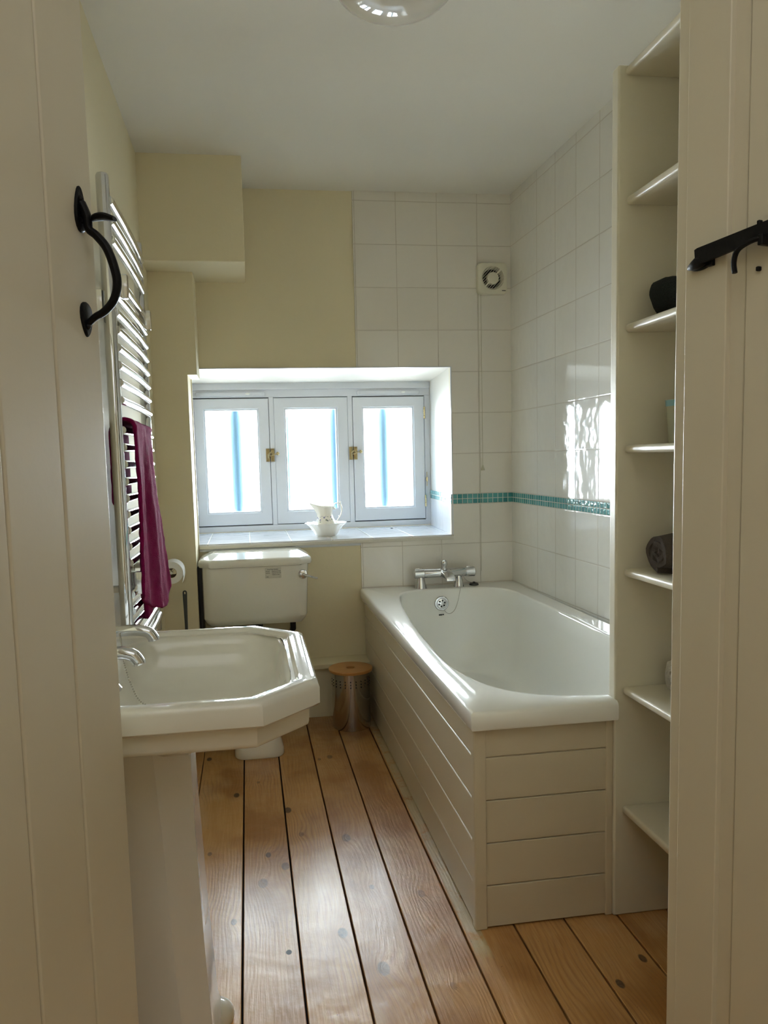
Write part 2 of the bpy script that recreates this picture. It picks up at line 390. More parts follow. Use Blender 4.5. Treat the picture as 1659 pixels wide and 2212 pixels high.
struct(finish('opening_edge', bm, win_w, wb, smooth=False))

# tiled cladding of the back wall (stands 8 mm proud of the plaster)
bm = B()
plate(bm, [0.5385, 1.0085, 1.33], [0.585, ZS-0.023, ZT+0.004, CEIL], YB-0.008, YB-0.0005, [(0.5385, 1.0085, ZS-0.023, ZT+0.004)])
struct(finish('trim_1', bm, tile_b, smooth=False))
bm = B(); box(bm, (1.0085, YB-0.0095, 1.0035), (1.33, YB-0.0075, 1.0515)); struct(finish('trim_2', bm, mos_b, smooth=False))
bm = B()   # right wall
quad(bm, (rx(1.15), 1.15, -0.03), (rx(3.8), 3.8, -0.03), (rx(3.8), 3.8, CEIL+.01), (rx(1.15), 1.15, CEIL+.01))
quad(bm, (rx(1.15)+.1, 1.15, -0.03), (rx(3.8)+.1, 3.8, -0.03), (rx(3.8)+.1, 3.8, CEIL+.01), (rx(1.15)+.1, 1.15, CEIL+.01))
struct(finish('wall_right', bm, tile_r, smooth=False))
bm = B(); a, b_ = (rx(1.9)-.0015, 1.9), (rx(3.752)-.0015, 3.752)
quad(bm, (a[0], a[1], 1.0035), (b_[0], b_[1], 1.0035), (b_[0], b_[1], 1.0515), (a[0], a[1], 1.0515))
quad(bm, (a[0]+.003, a[1], 1.0035), (b_[0]+.003, b_[1], 1.0035), (b_[0]+.003, b_[1], 1.0515), (a[0]+.003, a[1], 1.0515))
struct(finish('trim_3', bm, mos_r, smooth=False))
# window cheek: tiles and mosaic on the right-hand side, tiled sill
bm = B(); e = 0.0045
def cheek(bm, z0, z1, off):
    p = lambda y, z: (xr0 + (xr1-xr0)*(y-YB)/(YW-YB) - off, y, z)
    quad(bm, p(YB-.006, z0), p(YW, z0), p(YW, z1), p(YB-.006, z1)); quad(bm, p(YB-.006, z0), p(YB-.006, z1), (xr0+.004, YB-.006, z1), (xr0+.004, YB-.006, z0))
cheek(bm, ZS, 1.0035, e); struct(finish('trim_4', bm, tile_s, smooth=False))
bm = B(); cheek(bm, 1.0035, 1.0515, e+.0012); cmos = mosaic_mat('aqua_mosaic_cheek', 1, 3.76); struct(finish('trim_5', bm, cmos, smooth=False))
bm = B()
box(bm, (-0.2395, YB-0.004, ZS-0.008), (xr0-0.001, YW+.005, ZS)); box(bm, (xl1, YB+.03, ZS-0.0082), (xr1, YW+.005, ZS-0.0002))
struct(finish('trim_6', bm, tile_s, smooth=False))
bm = B(); box(bm, (-0.2395, YB-0.014, ZS-0.023), (xr0+0.006, YB+0.01, ZS-0.0075), 0.0015); struct(finish('trim_7', bm, reveal_m, smooth=False))
bm = B(); box(bm, (-0.2395, YB-0.006, ZS-.0235-0.012), (xr0+0.002, YB, ZS-0.0235), 0.001); struct(finish('trim_8', bm, win_w, smooth=False))

# left wall, boxed-in corner, column, pipe ledge
bm = B(); box(bm, (XL-0.10, 1.10, -0.03), (XL, 3.8, CEIL+.01)); struct(finish('wall_left', bm, cream, smooth=False))
bm = B(); box(bm, (XL-0.02, 3.372, 2.07), (0.0262, YB+.01, CEIL+.004), 0.004, 2); struct(finish('trim_9', bm, cream, ang=50))
bm = B(); cp_ = [(XL-.02, -.02), (-.244, -.02), (-.244, 1.628), (-.203, 1.628), (-.203, 2.075), (XL-.02, 2.075)]
bridge(bm, rings_v(bm, [[Vector((a, 3.560, b)) for a, b in cp_], [Vector((a, YB+.01, b)) for a, b in cp_]]), True)
struct(finish('trim_10', bm, cream, smooth=False))
bm = B(); box(bm, (-0.235, 3.645, 0.0), (0.556, YB+.002, 0.243), 0.002); box(bm, (-0.24, 3.615, 0.243), (0.5565, YB+.002, 0.266), 0.003)
struct(finish('trim_11', bm, cream, ang=50))

# front wall of the bathroom and the hallway behind the camera
bm = B(); P1 = (0.672, 1.142)
box(bm, (P1[0]+.02, 1.05, -0.03), (1.42, 1.142, CEIL+.01)); box(bm, (-0.9, 1.03, -0.03), (-0.30, 1.12, CEIL+.01)); box(bm, (-0.32, 1.03, 2.06), (0.72, 1.142, CEIL+.01))
struct(finish('wall_front', bm, cream, smooth=False))
bm = B(); box(bm, (-0.98, -1.45, -0.03), (-0.9, 1.10, CEIL+.01)); struct(finish('wall_hall_left', bm, cream, smooth=False))
bm = B(); box(bm, (-0.98, -1.53, -0.03), (1.45, -1.45, CEIL+.01)); struct(finish('wall_hall_back', bm, cream, smooth=False))
bm = B(); box(bm, (1.30, -1.45, -0.03), (1.38, 1.10, CEIL+.01)); struct(finish('wall_hall_right', bm, cream, smooth=False))

# ------------------------------------------------------------------ window
win = sroot('window_1', (0.37, YW, ZS))
bm = B(); d0, d1 = YW, YW+0.06
FX = [-0.285, -0.277, 0.131, 0.157, 0.569, 0.595, 1.007, 1.040]; FZ0, FZ1 = 0.852, 1.668
box(bm, (FX[0], d0, FZ0), (FX[7], d1, 0.8835), 0.003); box(bm, (FX[0], d0, 1.5875), (FX[7], d1, 1.632), 0.003)
box(bm, (FX[0], d0-.012, 1.6285), (FX[7], d1, FZ1), 0.004)
for a, b_ in ((FX[0], FX[1]), (FX[2], FX[3]), (FX[4], FX[5]), (FX[6], FX[7])): box(bm, (a, d0, 0.8835-.001), (b_, d1, 1.5885), 0.002)
finish('window_frame', bm, win_w, win, ang=50)
bm = B(); box(bm, (-0.279, YW+.024, 0.880), (1.01, YW+.034, 0.9)); box(bm, (-0.279, YW+.024, 1.57), (1.01, YW+.034, 1.592))
for x in (-.279, .122, .155, .56, .594, .998): box(bm, (x, YW+.024, .88), (x+.012, YW+.034, 1.59))
finish('draught_gap', bm, blackm, win, smooth=False)
def casement(x0, x1, glass, prox, g):
    z0, z1 = 0.8865, 1.5845; gx0, gx1, gz0, gz1 = glass
    bm = B(); y = YW-prox; outs = []
    ring = lambda a, b, c, d, yy: [Vector((a, yy, c)), Vector((b, yy, c)), Vector((b, yy, d)), Vector((a, yy, d))]
    e = 0.012
    R = rings_v(bm, [ring(x0+g, x1-g, z0+g, z1-g, YW+.04), ring(x0+g, x1-g, z0+g, z1-g, y+.003), ring(x0+g+.003, x1-g-.003, z0+g+.003, z1-g-.003, y),
        ring(gx0-e, gx1+e, gz0-e, gz1+e, y), ring(gx0-e+.002, gx1+e-.002, gz0-e+.002, gz1+e-.002, y+.005), ring(gx0-.003, gx1+.003, gz0-.003, gz1+.003, y+.007), ring(gx0, gx1, gz0, gz1, y+.016), ring(gx0, gx1, gz0, gz1, YW+.04)])
    R.append(R[0]); bridge(bm, R, False)
    c = finish('casement', bm, win_w, win, ang=25)
    bm = B(); box(bm, (gx0-.002, YW+.020, gz0-.002), (gx1+.002, YW+.023, gz1+.002)); quadless = finish('pane', bm, pane_m, c, smooth=False)
    return c
c1 = casement(-0.277, 0.131, (-0.212, 0.063, 0.965, 1.516), 0.004, 0.0022)
c2 = casement(0.157, 0.569, (0.226, 0.4995, 0.965, 1.518), 0.0, 0.0005)
c3 = casement(0.595, 1.007, (0.661, 0.934, 0.966, 1.516), 0.004, 0.0022)
for vx0, vx1 in ((-0.262, 0.114), (0.620, 0.980)):       # trickle vents
    bm = B(); outs = []
    for off, y in ((0.0, YW), (0.0, YW-.006), (.003, YW-.009)):
        r = .011-off; outs.append([Vector((p[0], y, p[1])) for p in rrect(vx0+off, vx1-off, 1.594+off, 1.619-off, r, 6)])
    bridge(bm, rings_v(bm, outs), True)
    v = finish('trickle_vent', bm, win_w, win, ang=40)
    bm = B(); box(bm, (vx0+.018, YW-.013, 1.598), (vx1-.018, YW-.008, 1.615), .002); finish('vent_flap', bm, win_w, v)
    bm = B(); ball(bm, (vx1-.095, YW-.013, 1.607), .012, 12, (1.1, .3, .5)); finish('vent_knob', bm, whitep, v)
for lx in (0.131, 0.595):                                   # brass fasteners
    bm = B(); zc = 1.271
    box(bm, (lx-.024, YW-.010, zc-.036), (lx-.0035, YW-.003, zc+.036), .0012); box(bm, (lx+.0015, YW-.008, zc-.036), (lx+.022, YW, zc+.036), .0012)
    for dz in (-.029, .029):
        for dx in (-.014, .006, .016): ball(bm, (lx+dx, YW-.009, zc+dz), .0028, 8, (1, .5, 1))
    tube(bm, [(lx-.012, YW-.012, zc-.018), (lx-.014, YW-.020, zc), (lx+.004, YW-.020, zc+.018), (lx+.010, YW-.012, zc+.004)], .0045, 8)
    tube(bm, [(lx-.006, YW-.016, zc-.006), (lx+.030, YW-.020, zc+.006)], .003, 8); ball(bm, (lx+.040, YW-.021, zc+.008), .010, 12)
    finish('casement_fastener', bm, brass, win, label='aged brass casement fastener')
for hz in (1.49, 0.99):
    bm = B(); 
    for k in range(5): lathe(bm, (1.0065, YW-.006, hz-.032+k*.0132), [(.0045, 0), (.005, .001), (.005, .0115), (.0045, .0125)], 10)
    box(bm, (1.001, YW-.004, hz-.033), (1.012, YW+.002, hz+.033)); finish('hinge', bm, brass_l, win, label='pale brass butt hinge')
bm = B(); box(bm, (-.281, YW-.012, .95), (-.272, YW, 1.03), .002); finish('hinge', bm, whitep, win, label='white painted hinge')
bm = B(); box(bm, (1.010, YW-.010, 1.10), (1.020, YW-.001, 1.125), .002); tube(bm, [(1.015, YW-.008, 1.075), (1.015, YW-.008, 1.155)], .002, 8); finish('stay_pin', bm, brass_l, win)
# vertical rails outside the glass
for i, (bx, wv) in enumerate(((-0.054, .062), (0.500, .056), (0.214, .05), (0.776, .054))):
    bm = B(); lathe(bm, (bx, YW+0.075, 0.60), [(wv/2, 0), (wv/2, 1.3)], 16)
    tag(finish('outside_bar', bm, bar_m), ('pale blue upright bar seen through the left window pane', 'pale blue upright bar behind the right edge of the middle pane', 'pale blue upright bar behind the left edge of the middle pane', 'pale blue upright bar seen through the right window pane')[i], 'bar', 'upright bars outside the window')
# outside masonry round the opening, so daylight comes in through the panes alone
bm = B(); plate(bm, [-1.6, -0.284, 1.039, 1.9], [-0.1, .853, 1.667, 2.8], YW+.03, YW+.06, [(-0.284, 1.039, .853, 1.667)]); struct(finish('wall_outer', bm, cream, smooth=False))

# ------------------------------------------------------------------ doors and jamb
import builtins
ed = Vector((-0.196, 1.15, 0)); dv = Vector((-0.2436, -0.9699, 0)); nv = Vector((0.9699, -0.2436, 0))
D1 = Matrix(((dv.x, nv.x, 0, ed.x), (dv.y, nv.y, 0, ed.y), (0, 0, 1, 0), (0, 0, 0, 1)))       # local x along the door, y out of its face
d1r = sroot('door_1', (ed.x, ed.y, 0))
bm = B(); w = .132
for k in range(6): box(bm, (k*w+(.0015 if k else 0), -0.024, .012), ((k+1)*w-.0015, 0.0, 2.03), .004, 2, D1)
box(bm, (.001, -.021, .013), (.79, -.005, 2.028), 0, 1, D1)
for z in (.25, 1.0, 1.8): box(bm, (.03, -.046, z-.07), (.76, -.024, z+.07), .004, 2, D1)
finish('door_leaf', bm, gloss_w, d1r, ang=50)
def d1p(s, h, z): return ed + dv*s + nv*h + Vector((0, 0, z))
bm = B(); hs = .042
def leafplate(z0, z1, wd, up):
    outs = []
    for off, h in ((0, 0.0), (0, .002), (.002, .0035)):
        ring = []
        for j in range(20):
            t = 2*PI*j/20; a = math.cos(t); b = math.sin(t)
            zz = (z0+z1)/2 + b*((z1-z0)/2-off); taper = 1 - 0.35*(b if up else -b)
            ring.append(d1p(hs + a*(wd/2-off)*taper, h, zz))
        outs.append(ring)
    bridge(bm, rings_v(bm, outs), True)
leafplate(1.548, 1.608, .030, True); leafplate(1.412, 1.458, .032, False)
for z in (1.590, 1.425): ball(bm, d1p(hs+.003, .004, z), .004, 8)
pts = [d1p(hs, .003, 1.585), d1p(hs, .010, 1.568), d1p(hs, .012, 1.552), d1p(hs, .022, 1.543), d1p(hs, .035, 1.526), d1p(hs, .044, 1.500), d1p(hs, .0465, 1.478), d1p(hs, .040, 1.458), d1p(hs, .026, 1.444), d1p(hs, .014, 1.438), d1p(hs, .004, 1.430)]
cp = catmull(pts, 5, False); n = len(cp)
tube(bm, cp, [.0058 + .0022*math.sin(PI*i/(n-1)) + (.003 if i < 12 else 0)*(1-i/12) for i in range(n)], 12, True, .75)
tp = catmull([d1p(hs, -.002, 1.560), d1p(hs, .014, 1.562), d1p(hs, .022, 1.566), d1p(hs, .034, 1.567), d1p(hs, .048, 1.563)], 5, False)
nn = len(tp); tube(bm, tp, [.004 if i < nn*.3 else .0035 + .0085*math.sin(PI*min(1, (i/nn-.3)/.72))**.7 for i in range(nn)], 12, True, .38, Vector((0, 0, 1)))
finish('door_handle', bm, iron, d1r, label='black iron thumb latch handle')

# right-hand jamb and the plank door beside it: one plane running towards the viewer
q = lambda r: (r*.945/(r+.245), .945/(r+.245))
jd = Vector((.2380, -.9713, 0)); jn = Vector((-.9713, -.2380, 0))      # along / out of the face
j0 = Vector((*q(.5826), 0)); J = Matrix(((jd.x, jn.x, 0, j0.x), (jd.y, jn.y, 0, j0.y), (0, 0, 1, 0), (0, 0, 0, 1)))
dist = lambda r: (Vector((*q(r), 0)) - j0).length
sA, sB, sC = dist(.5991), dist(.6599), dist(.6825)
jr = sroot('trim_12', (j0.x, j0.y, 0))
bm = B(); box(bm, (0, -.05, 0), (sA+.004, -.0005, 2.10), .0025, 2, J); box(bm, (sA, -.05, 0), (sB, .0035, 2.10), .002, 2, J); box(bm, (sB-.004, -.05, 0), (sC-.0015, -.006, 2.10), .002, 2, J)
finish('jamb_board', bm, gloss_w, jr, ang=50)
def jp(s, h, z): return j0 + jd*s + jn*h + Vector((0, 0, z))
bm = B()    # keeper: leaf-ended catch fixed on the jamb
k0 = dist(.6225); 
outs = []
for off, h in ((0, .0035), (0, .006), (.0015, .0075)):
    outs.append([jp(k0 + (.021-off)*math.cos(2*PI*j/20), h, 1.512 + (.0085-off)*math.sin(2*PI*j/20)) for j in range(20)])
bridge(bm, rings_v(bm, outs), True)
outs = []
for s_, r1_, z_ in ((-.017, .0010, 1.5085), (-.014, .0035, 1.5095), (-.006, .0062, 1.5115), (.002, .0080, 1.5135), (.010, .0070, 1.5135), (.016, .0035, 1.5125)):
    outs.append([jp(k0+s_, .013+r1_*math.cos(2*PI*j/14), z_+r1_*1.15*math.sin(2*PI*j/14)) for j in range(14)])
bridge(bm, rings_v(bm, outs), True)
box(bm, (k0+.014, .003, 1.505), (k0+.026, .010, 1.517), .001, 1, J)
finish('latch_keeper', bm, iron, jr, label='black iron latch keeper')
d2r = sroot('door_2', (*q(.6825), 0))
bm = B()
for k in range(6): box(bm, (sC+.0015+k*.14+(.001 if k else 0), -0.03, .008), (sC+.0015+(k+1)*.14-.001, -.002, 2.05), .003, 2, J)
finish('door_leaf', bm, gloss_w, d2r, ang=50)
bm = B(); s0 = dist(.624); zz = 1.535
bar = [(s0+.001, 1.5095), (s0-.0012, 1.5315), (s0+.004, 1.5330), (s0+.30, 1.548), (s0+.30, 1.534), (s0+.04, 1.512)]
R = rings_v(bm, [[jp(s, .013, z) for s, z in bar], [jp(s, .0185, z) for s, z in bar]]); bridge(bm, R, True)
finish('latch_bar', bm, iron, d2r, label='black iron latch bar')
bm = B(); st = dist(.706)
tube(bm, catmull([jp(st+.022, .004, 1.517), jp(st+.018, .024, 1.517), jp(st-.004, .025, 1.514), jp(st-.017, .024, 1.508), jp(st-.021, .024, 1.495), jp(st-.019, .024, 1.481)], 4, False), .0042, 8, True, .8)
box(bm, (st+.018, -.003, 1.508), (st+.026, .026, 1.522), .001, 1, J)
for z in (1.545, 1.484): box(bm, (st-.003, -.003, z-.003), (st+.002, .004, z+.003), .001, 1, J)
finish('latch_staple', bm, iron, d2r, label='black iron curved latch lift')

# ------------------------------------------------------------------ shelving unit
SX, SY1, SY0 = 0.924, 1.852, 1.165
shz = [2.153, 1.852, 1.546, 1.247, 0.932, 0.621, 0.299]
un = thing('shelf_unit', 'tall cream painted open shelving unit between bath end and doorway', 'shelves', (1.1, 1.5, 0))
bm = B(); box(bm, (SX, SY1, 0), (1.345, SY1+.036, 2.170), .006, 3); finish('side_panel', bm, gloss_w, un, ang=50)
bm = B(); box(bm, (SX, SY0-.02, 0), (1.345, SY0, 2.170), .006, 3); finish('side_panel', bm, gloss_w, un, ang=50)
bm = B(); box(bm, (1.345, SY0-.02, 0), (1.357, SY1+.036, 2.16), .001); finish('back_panel', bm, gloss_w, un, ang=50)
for i, z in enumerate(shz):
    bm = B(); box(bm, (0.945 if i else .940, SY0, z-.010), (1.345, SY1, z+.010), .0075, 4); finish('shelf', bm, gloss_w, un, ang=60)

def towel_roll(name, c, r0, r1, length, m, lab, axis, flat=1.0, turns=3.2, thick=None):
    """spirally rolled towel; axis direction given"""
    bm = B(); ax = Vector(axis).normalized(); a = Vector((0, 0, 1)); b = ax.cross(a).normalized(); th = thick or (r1-r0)/turns*.93
    N = int(26*turns); prof = []
    for i in range(N+1):
        t = i/N; ang = -PI/2 - (1-t)*turns*2*PI; r = r0 + (r1-r0)*t - th/2
        prof.append((ang, r))
    k = 9; rings = []
    for s in range(k):
        u = s/(k-1); e = min(u, 1-u)*2; sh = 1 - .10*max(0, 1-e*5)**2; ring_o = []; ring_i = []
        for i, (g, r) in enumerate(prof):
            jit = .0012*math.sin(i*1.7+s*2.1) + .0015*math.sin(i*.45+s)
            ro = (r+th/2+jit)*sh; ri = (r-th/2+jit)*sh; off = (u-.5)*length + .003*math.sin(i*.6)*(1-e)
            ring_o.append(Vector(c) + ax*off + (b*math.cos(g) + a*math.sin(g)*flat)*ro)
            ring_i.append(Vector(c) + ax*off + (b*math.cos(g) + a*math.sin(g)*flat)*ri)
        rings.append(ring_o + ring_i[::-1])
    bridge(bm, rings_v(bm, rings), False, True, False, False)
    # end strips
    bm.verts.ensure_lookup_table(); L = len(rings[0])
    for base in (0, (k-1)*L):
        for i in range(N): bm.faces.new((bm.verts[base+i], bm.verts[base+i+1], bm.verts[base+L-2-i], bm.verts[base+L-1-i]))
    o = finish(name, bm, m, ang=60); return tag(o, lab, 'towel', 'rolled towels on the shelving')
towel_roll('rolled_towel', (1.055, 1.74, shz[2]+.010+.054), .012, .055, .17, char_c, 'charcoal rolled towel on the third shelf down of the open shelving', (.62, -.78, 0), .98, 2.2)
towel_roll('rolled_towel', (1.125, 1.715, shz[4]+.010+.054), .012, .062, .32, brown_c, 'grey brown rolled towel with visible spiral end, above the white one', (1, -.04, 0), .86, 3.0)
towel_roll('rolled_towel', (1.185, 1.772, shz[5]+.010+.0475), .010, .05, .29, white_c, 'off-white rolled towel on the second lowest shelf', (1, 0.0, 0), .95, 2.4)
tb = thing('tumbler', 'pale blue rimmed tumbler half hidden behind the door jamb on a shelf', 'cup', (1.045, 1.765, shz[3]+.010))
bm = B(); lathe(bm, (1.045, 1.765, shz[3]+.010), [(.024, 0), (.026, .002), (.033, .094), (.031, .094), (.025, .006)], 28); finish('cup_body', bm, mat('tumbler_glass', srgb(170, 172, 150), .2, bump=(40, .1)), tb)
bm = B(); lathe(bm, (1.045, 1.765, shz[3]+.010), [(.0332, .090), (.0345, .105), (.0328, .105), (.0315, .090)], 28, cap0=False, cap1=False); finish('rim', bm, mat('tumbler_rim', srgb(130, 175, 190), .2, bump=(40, .1)), tb, label='pale blue rim band')

# ------------------------------------------------------------------ bath
bath = thing('bathtub', 'white enamelled bathtub set against the tiled walls', 'bath', (0.92, 2.8, 0.0))
inner = [(.690, 3.53), (.663, 3.40), (.628, 3.10), (.606, 2.78), (.594, 2.45), (.596, 2.28), (.613, 2.165), (.641, 2.065), (.683, 1.995), (.750, 1.943), (.84, 1.912), (.95, 1.900), (1.06, 1.915),
         (1.145, 1.96), (1.200, 2.05), (1.225, 2.20), (1.230, 2.6), (1.230, 3.0), (1.226, 3.35), (1.212, 3.50), (1.160, 3.585), (1.06, 3.625), (.93, 3.640), (.80, 3.625), (.725, 3.590)]
ic = catmull([(p[0], p[1], 0) for p in inner], 6); cen = Vector((.92, 2.78, 0))
def resample(poly, n):
    L = [0.0]; k = len(poly)
    for i in range(k): L.append(L[-1] + (poly[(i+1) % k]-poly[i]).length)
    out = []; j = 0
    for i in range(n):
        t = L[-1]*i/n
        while L[j+1] < t: j += 1
        out.append(poly[j].lerp(poly[(j+1) % k], (t-L[j])/(L[j+1]-L[j])))
    return out
NI = 128; ir = resample(ic, NI)
X0, X1, Y0, Y1 = .529, 1.3165, 1.826, 3.7505
def outer(p, inset, r=.028):
    d = p - cen; x0, x1, y0, y1 = X0+inset, X1-inset*.2, Y0+inset, Y1-inset*.2
    s = min([((x1 if d.x > 0 else x0)-cen.x)/d.x if abs(d.x) > 1e-6 else 9e9, ((y1 if d.y > 0 else y0)-cen.y)/d.y if abs(d.y) > 1e-6 else 9e9])
    return cen + d*s
# make sure the four corners exist on the outer ring
def snap(ring, inset):
    for cxx, cyy in ((X0+inset, Y0+inset), (X1-inset*.2, Y0+inset), (X0+inset, Y1-inset*.2), (X1-inset*.2, Y1-inset*.2)):
        i = min(range(len(ring)), key=lambda k: (ring[k]-Vector((cxx, cyy, 0))).length); ring[i] = Vector((cxx, cyy, 0))
    return ring
bottom = []
for p in ir:
    d = p - cen; a = math.atan2(d.y/.62, d.x/.20); c_, s_ = math.cos(a), math.sin(a); e = .62
    bottom.append(Vector((.915 + .215*math.copysign(abs(c_)**e, c_), 2.84 + (.70 if s_ > 0 else .60)*math.copysign(abs(s_)**e, s_), 0)))
def notch(ring, y1=1.8905, xs=.9225):
    if not any(p.y < y1 for p in ring): return ring
    ring = [p.copy() for p in ring]
    near = [i for i, p in enumerate(ring) if p.y < y1 and abs(p.x-xs) < .06]
    if near:
        a = min(near, key=lambda i: abs(ring[i].x-(xs-.004))); b = min([i for i in near if i != a and ring[i].x > ring[a].x] or near, key=lambda i: abs(ring[i].x-xs))
        ring[a] = Vector((xs, ring[a].y, 0)); ring[b] = Vector((xs+.0005, y1, 0))
    for p in ring:
        if p.x > xs+.0002 and p.y < y1: p.y = y1
    return ring
zz = lambda ring, z: [Vector((p.x, p.y, z)) for p in ring]
outs = []
for inset, z in ((.020, .550), (.004, .550), (.0, .556), (.0, .588), (.003, .596), (.010, .600)): outs.append(zz(notch(snap([outer(p, inset) for p in ir], inset)), z))
edge_in = lambda k: [p + (p-cen).normalized()*k for p in ir]
outs.append(zz(notch(edge_in(.020)), .600)); outs.append(zz(notch(edge_in(.010), 1.891), .5995)); outs.append(zz(notch(edge_in(.003), 1.8915), .597))
for i in range(0, 15):
    a = i/14*PI/2; s = (1-math.cos(a)**.75) if i < 14 else 1.0; dz = .39*math.sin(a)**.80
    s *= .93
    outs.append([Vector((p.x+(b.x-p.x)*s, p.y+(b.y-p.y)*s, .592-dz)) for p, b in zip(ir, bottom)])
outs.append([Vector((.915+(q_.x-.915)*.5, 2.84+(q_.y-2.84)*.5, .200)) for q_ in outs[-1]])
bm = B(); bridge(bm, rings_v(bm, outs), False, True, False, True)
finish('tub', bm, enamel, bath, ang=40)
# overflow, plug chain and plug
def iwall(xx, z):
    """y of the tub's far inner wall at x, z"""
    best = None
    for r_, s_ in zip(outs[9:], outs[10:]):
        for p, q_ in zip(r_, s_):
            if p.y > 3.2 and min(p.z, q_.z) <= z <= max(p.z, q_.z) and abs(p.x-xx) < .03:
                t = (z-p.z)/(q_.z-p.z+1e-9); yy = p.y+(q_.y-p.y)*t
                if best is None or abs(p.x-xx) < best[0]: best = (abs(p.x-xx), yy)
    return best[1] if best else 3.58
oz = .527; oy = iwall(.912, oz); tilt = math.atan2(iwall(.912, oz+.02)-iwall(.912, oz-.02), .04)
To = Matrix.Translation((.912, oy-.002, oz)) @ Matrix.Rotation(-tilt, 4, 'X')
bm = B(); t = B(); lathe(t, (0, 0, 0), [(.0355, .002), (.036, -.003), (.033, -.0065), (.027, -.007), (.0255, -.004), (.0235, -.004), (.0225, -.0065), (.012, -.0085), (.004, -.009)], 32, 'y')
bmesh.ops.transform(t, matrix=To, verts=t.verts[:]); merge(bm, t); ov = finish('overflow', bm, chrome, bath)
bm = B()
for k in range(6):
    a = 2*PI*k/6 + .3; t = B(); lathe(t, (.0145*math.cos(a), 0, .0145*math.sin(a)), [(.0042, -.006), (.0042, -.0095)], 10, 'y'); bmesh.ops.transform(t, matrix=To, verts=t.verts[:]); merge(bm, t)
finish('overflow_hole', bm, blackm, ov)
bm = B(); box(bm, (.897, iwall(.912, .470)-.0015, .4665), (.914, iwall(.912, .470)+.004, .4735), .001); finish('maker_mark', bm, darkg, bath)
bm = B(); box(bm, (.9155, iwall(.92, .471)-.0015, .468), (.923, iwall(.92, .471)+.004, .4740), .001); finish('maker_mark', bm, darkg, bath)
iy = lambda x, z: iwall(x, z) - .004
chn = catmull([(.918, iy(.918, .512)-.004, .512), (.930, iy(.93, .488), .486), (.950, iy(.95, .474), .474), (.975, iy(.975, .488), .490), (.992, iy(.99, .53), .530), (1.001, iy(1.0, .575), .575), (1.004, 3.628, .6035), (1.004, 3.70, .603)], 6, False)
bm = B(); tube(bm, chn, .0011, 6)
tube(bm, catmull([(1.03, 3.655, .655), (1.036, 3.66, .64), (1.060, 3.675, .622), (1.085, 3.685, .612)], 5, False), .0011, 6)
finish('plug_chain', bm, steel, bath)
bm = B(); lathe(bm, (1.092, 3.69, .6005), [(.023, 0), (.0235, .004), (.021, .009), (.008, .010), (.005, .016), (.002, .017)], 24); finish('bath_plug', bm, darkg, bath, label='dark rubber bath plug')
# thermostatic bar mixer standing on the rim
mx = thing('bath_mixer', 'chrome thermostatic bar mixer tap on the far rim of the bath', 'tap', (.93, 3.68, .600))
yt, zt_ = 3.675, .672
bm = B(); lathe(bm, (0, yt, zt_), [(.0205, .835), (.0225, .838), (.0225, .93), (.0225, 1.040), (.0205, 1.043)], 28, 'x'); finish('mixer_body', bm, chrome, mx)
for a, b_ in ((.785, .836), (1.042, 1.092)):
    bm = B(); lathe(bm, (0, yt, zt_), [(.019, a), (.024, a+.003), (.0245, a+.02), (.0245, b_-.003), (.021, b_)], 28, 'x')
    h = finish('control_knob', bm, chrome, mx)
    bm = B(); box(bm, ((a+b_)/2-.018, yt-.003, zt_+.0235), ((a+b_)/2+.018, yt+.003, zt_+.0265), .001); finish('safety_button', bm, steel, h)
for xx, wd in ((.818, .026), (1.010, .022)):
    bm = B(); lathe(bm, (xx, yt+.002, .600), [(wd+.004, 0), (wd+.003, .004), (wd*.75, .052), (wd*.7, .062)], 28); finish('mixer_leg', bm, chrome, mx)
bm = B(); outs2 = []
for px_, py_, pz_, hw, hh in ((.938, yt, zt_, .030, .022), (.942, yt-.02, zt_-.004, .028, .020), (.950, yt-.040, zt_-.012, .024, .015), (.955, yt-.055, zt_-.020, .023, .010), (.956, yt-.060, zt_-.030, .021, .004)):
    outs2.append([Vector((px_+p[0], py_, pz_+p[1])) for p in rrect(-hw, hw, -hh, hh, min(hw, hh)*.6, 4)])
bridge(bm, rings_v(bm, outs2), True); finish('spout', bm, chrome, mx)
bm = B(); lathe(bm, (.937, yt-.004, zt_+.015), [(.014, 0), (.014, .008), (.0115, .010), (.0125, .020), (.0155, .026), (.0165, .034), (.0145, .043), (.008, .048), (.002, .049)], 24); finish('diverter_knob', bm, chrome, mx)

# bath panelling
bp = thing('bath_boarding', 'cream painted tongue and groove boarding enclosing the bath', 'panelling', (.55, 1.87, 0))
sz = [0.003, .118, .2345, .350, .4655, .5495]
bm = B()
for a, b_ in zip(sz, sz[1:]): box(bm, (.5475, 1.884, a+.0012), (.5635, 3.749, b_-.0012), .0042, 2)
box(bm, (.552, 1.884, .004), (.565, 3.748, .548)); finish('side_panel', bm, panel_w, bp, ang=50)
bm = B()
for a, b_ in zip(sz, sz[1:]): box(bm, (.575, 1.862, a+.0016), (.9235, 1.878, b_-.0016), .0022, 2)
box(bm, (.56, 1.868, .004), (.9235, 1.882, .548)); finish('end_panel', bm, panel_w, bp, ang=50)
bm = B(); box(bm, (.544, 1.858, 0), (.577, 1.886, .5495), .004, 3); finish('corner_post', bm, panel_w, bp, ang=50)
bm = B(); box(bm, (.905, 1.859, 0), (.9245, 1.870, .5495), .003, 2); finish('scribing_strip', bm, panel_w, bp, ang=50)
bm = B(); box(bm, (.536, 1.90, .5415), (.5478, 3.745, .5495), .002, 2); finish('sealing_bead', bm, whitep, bp, ang=50)

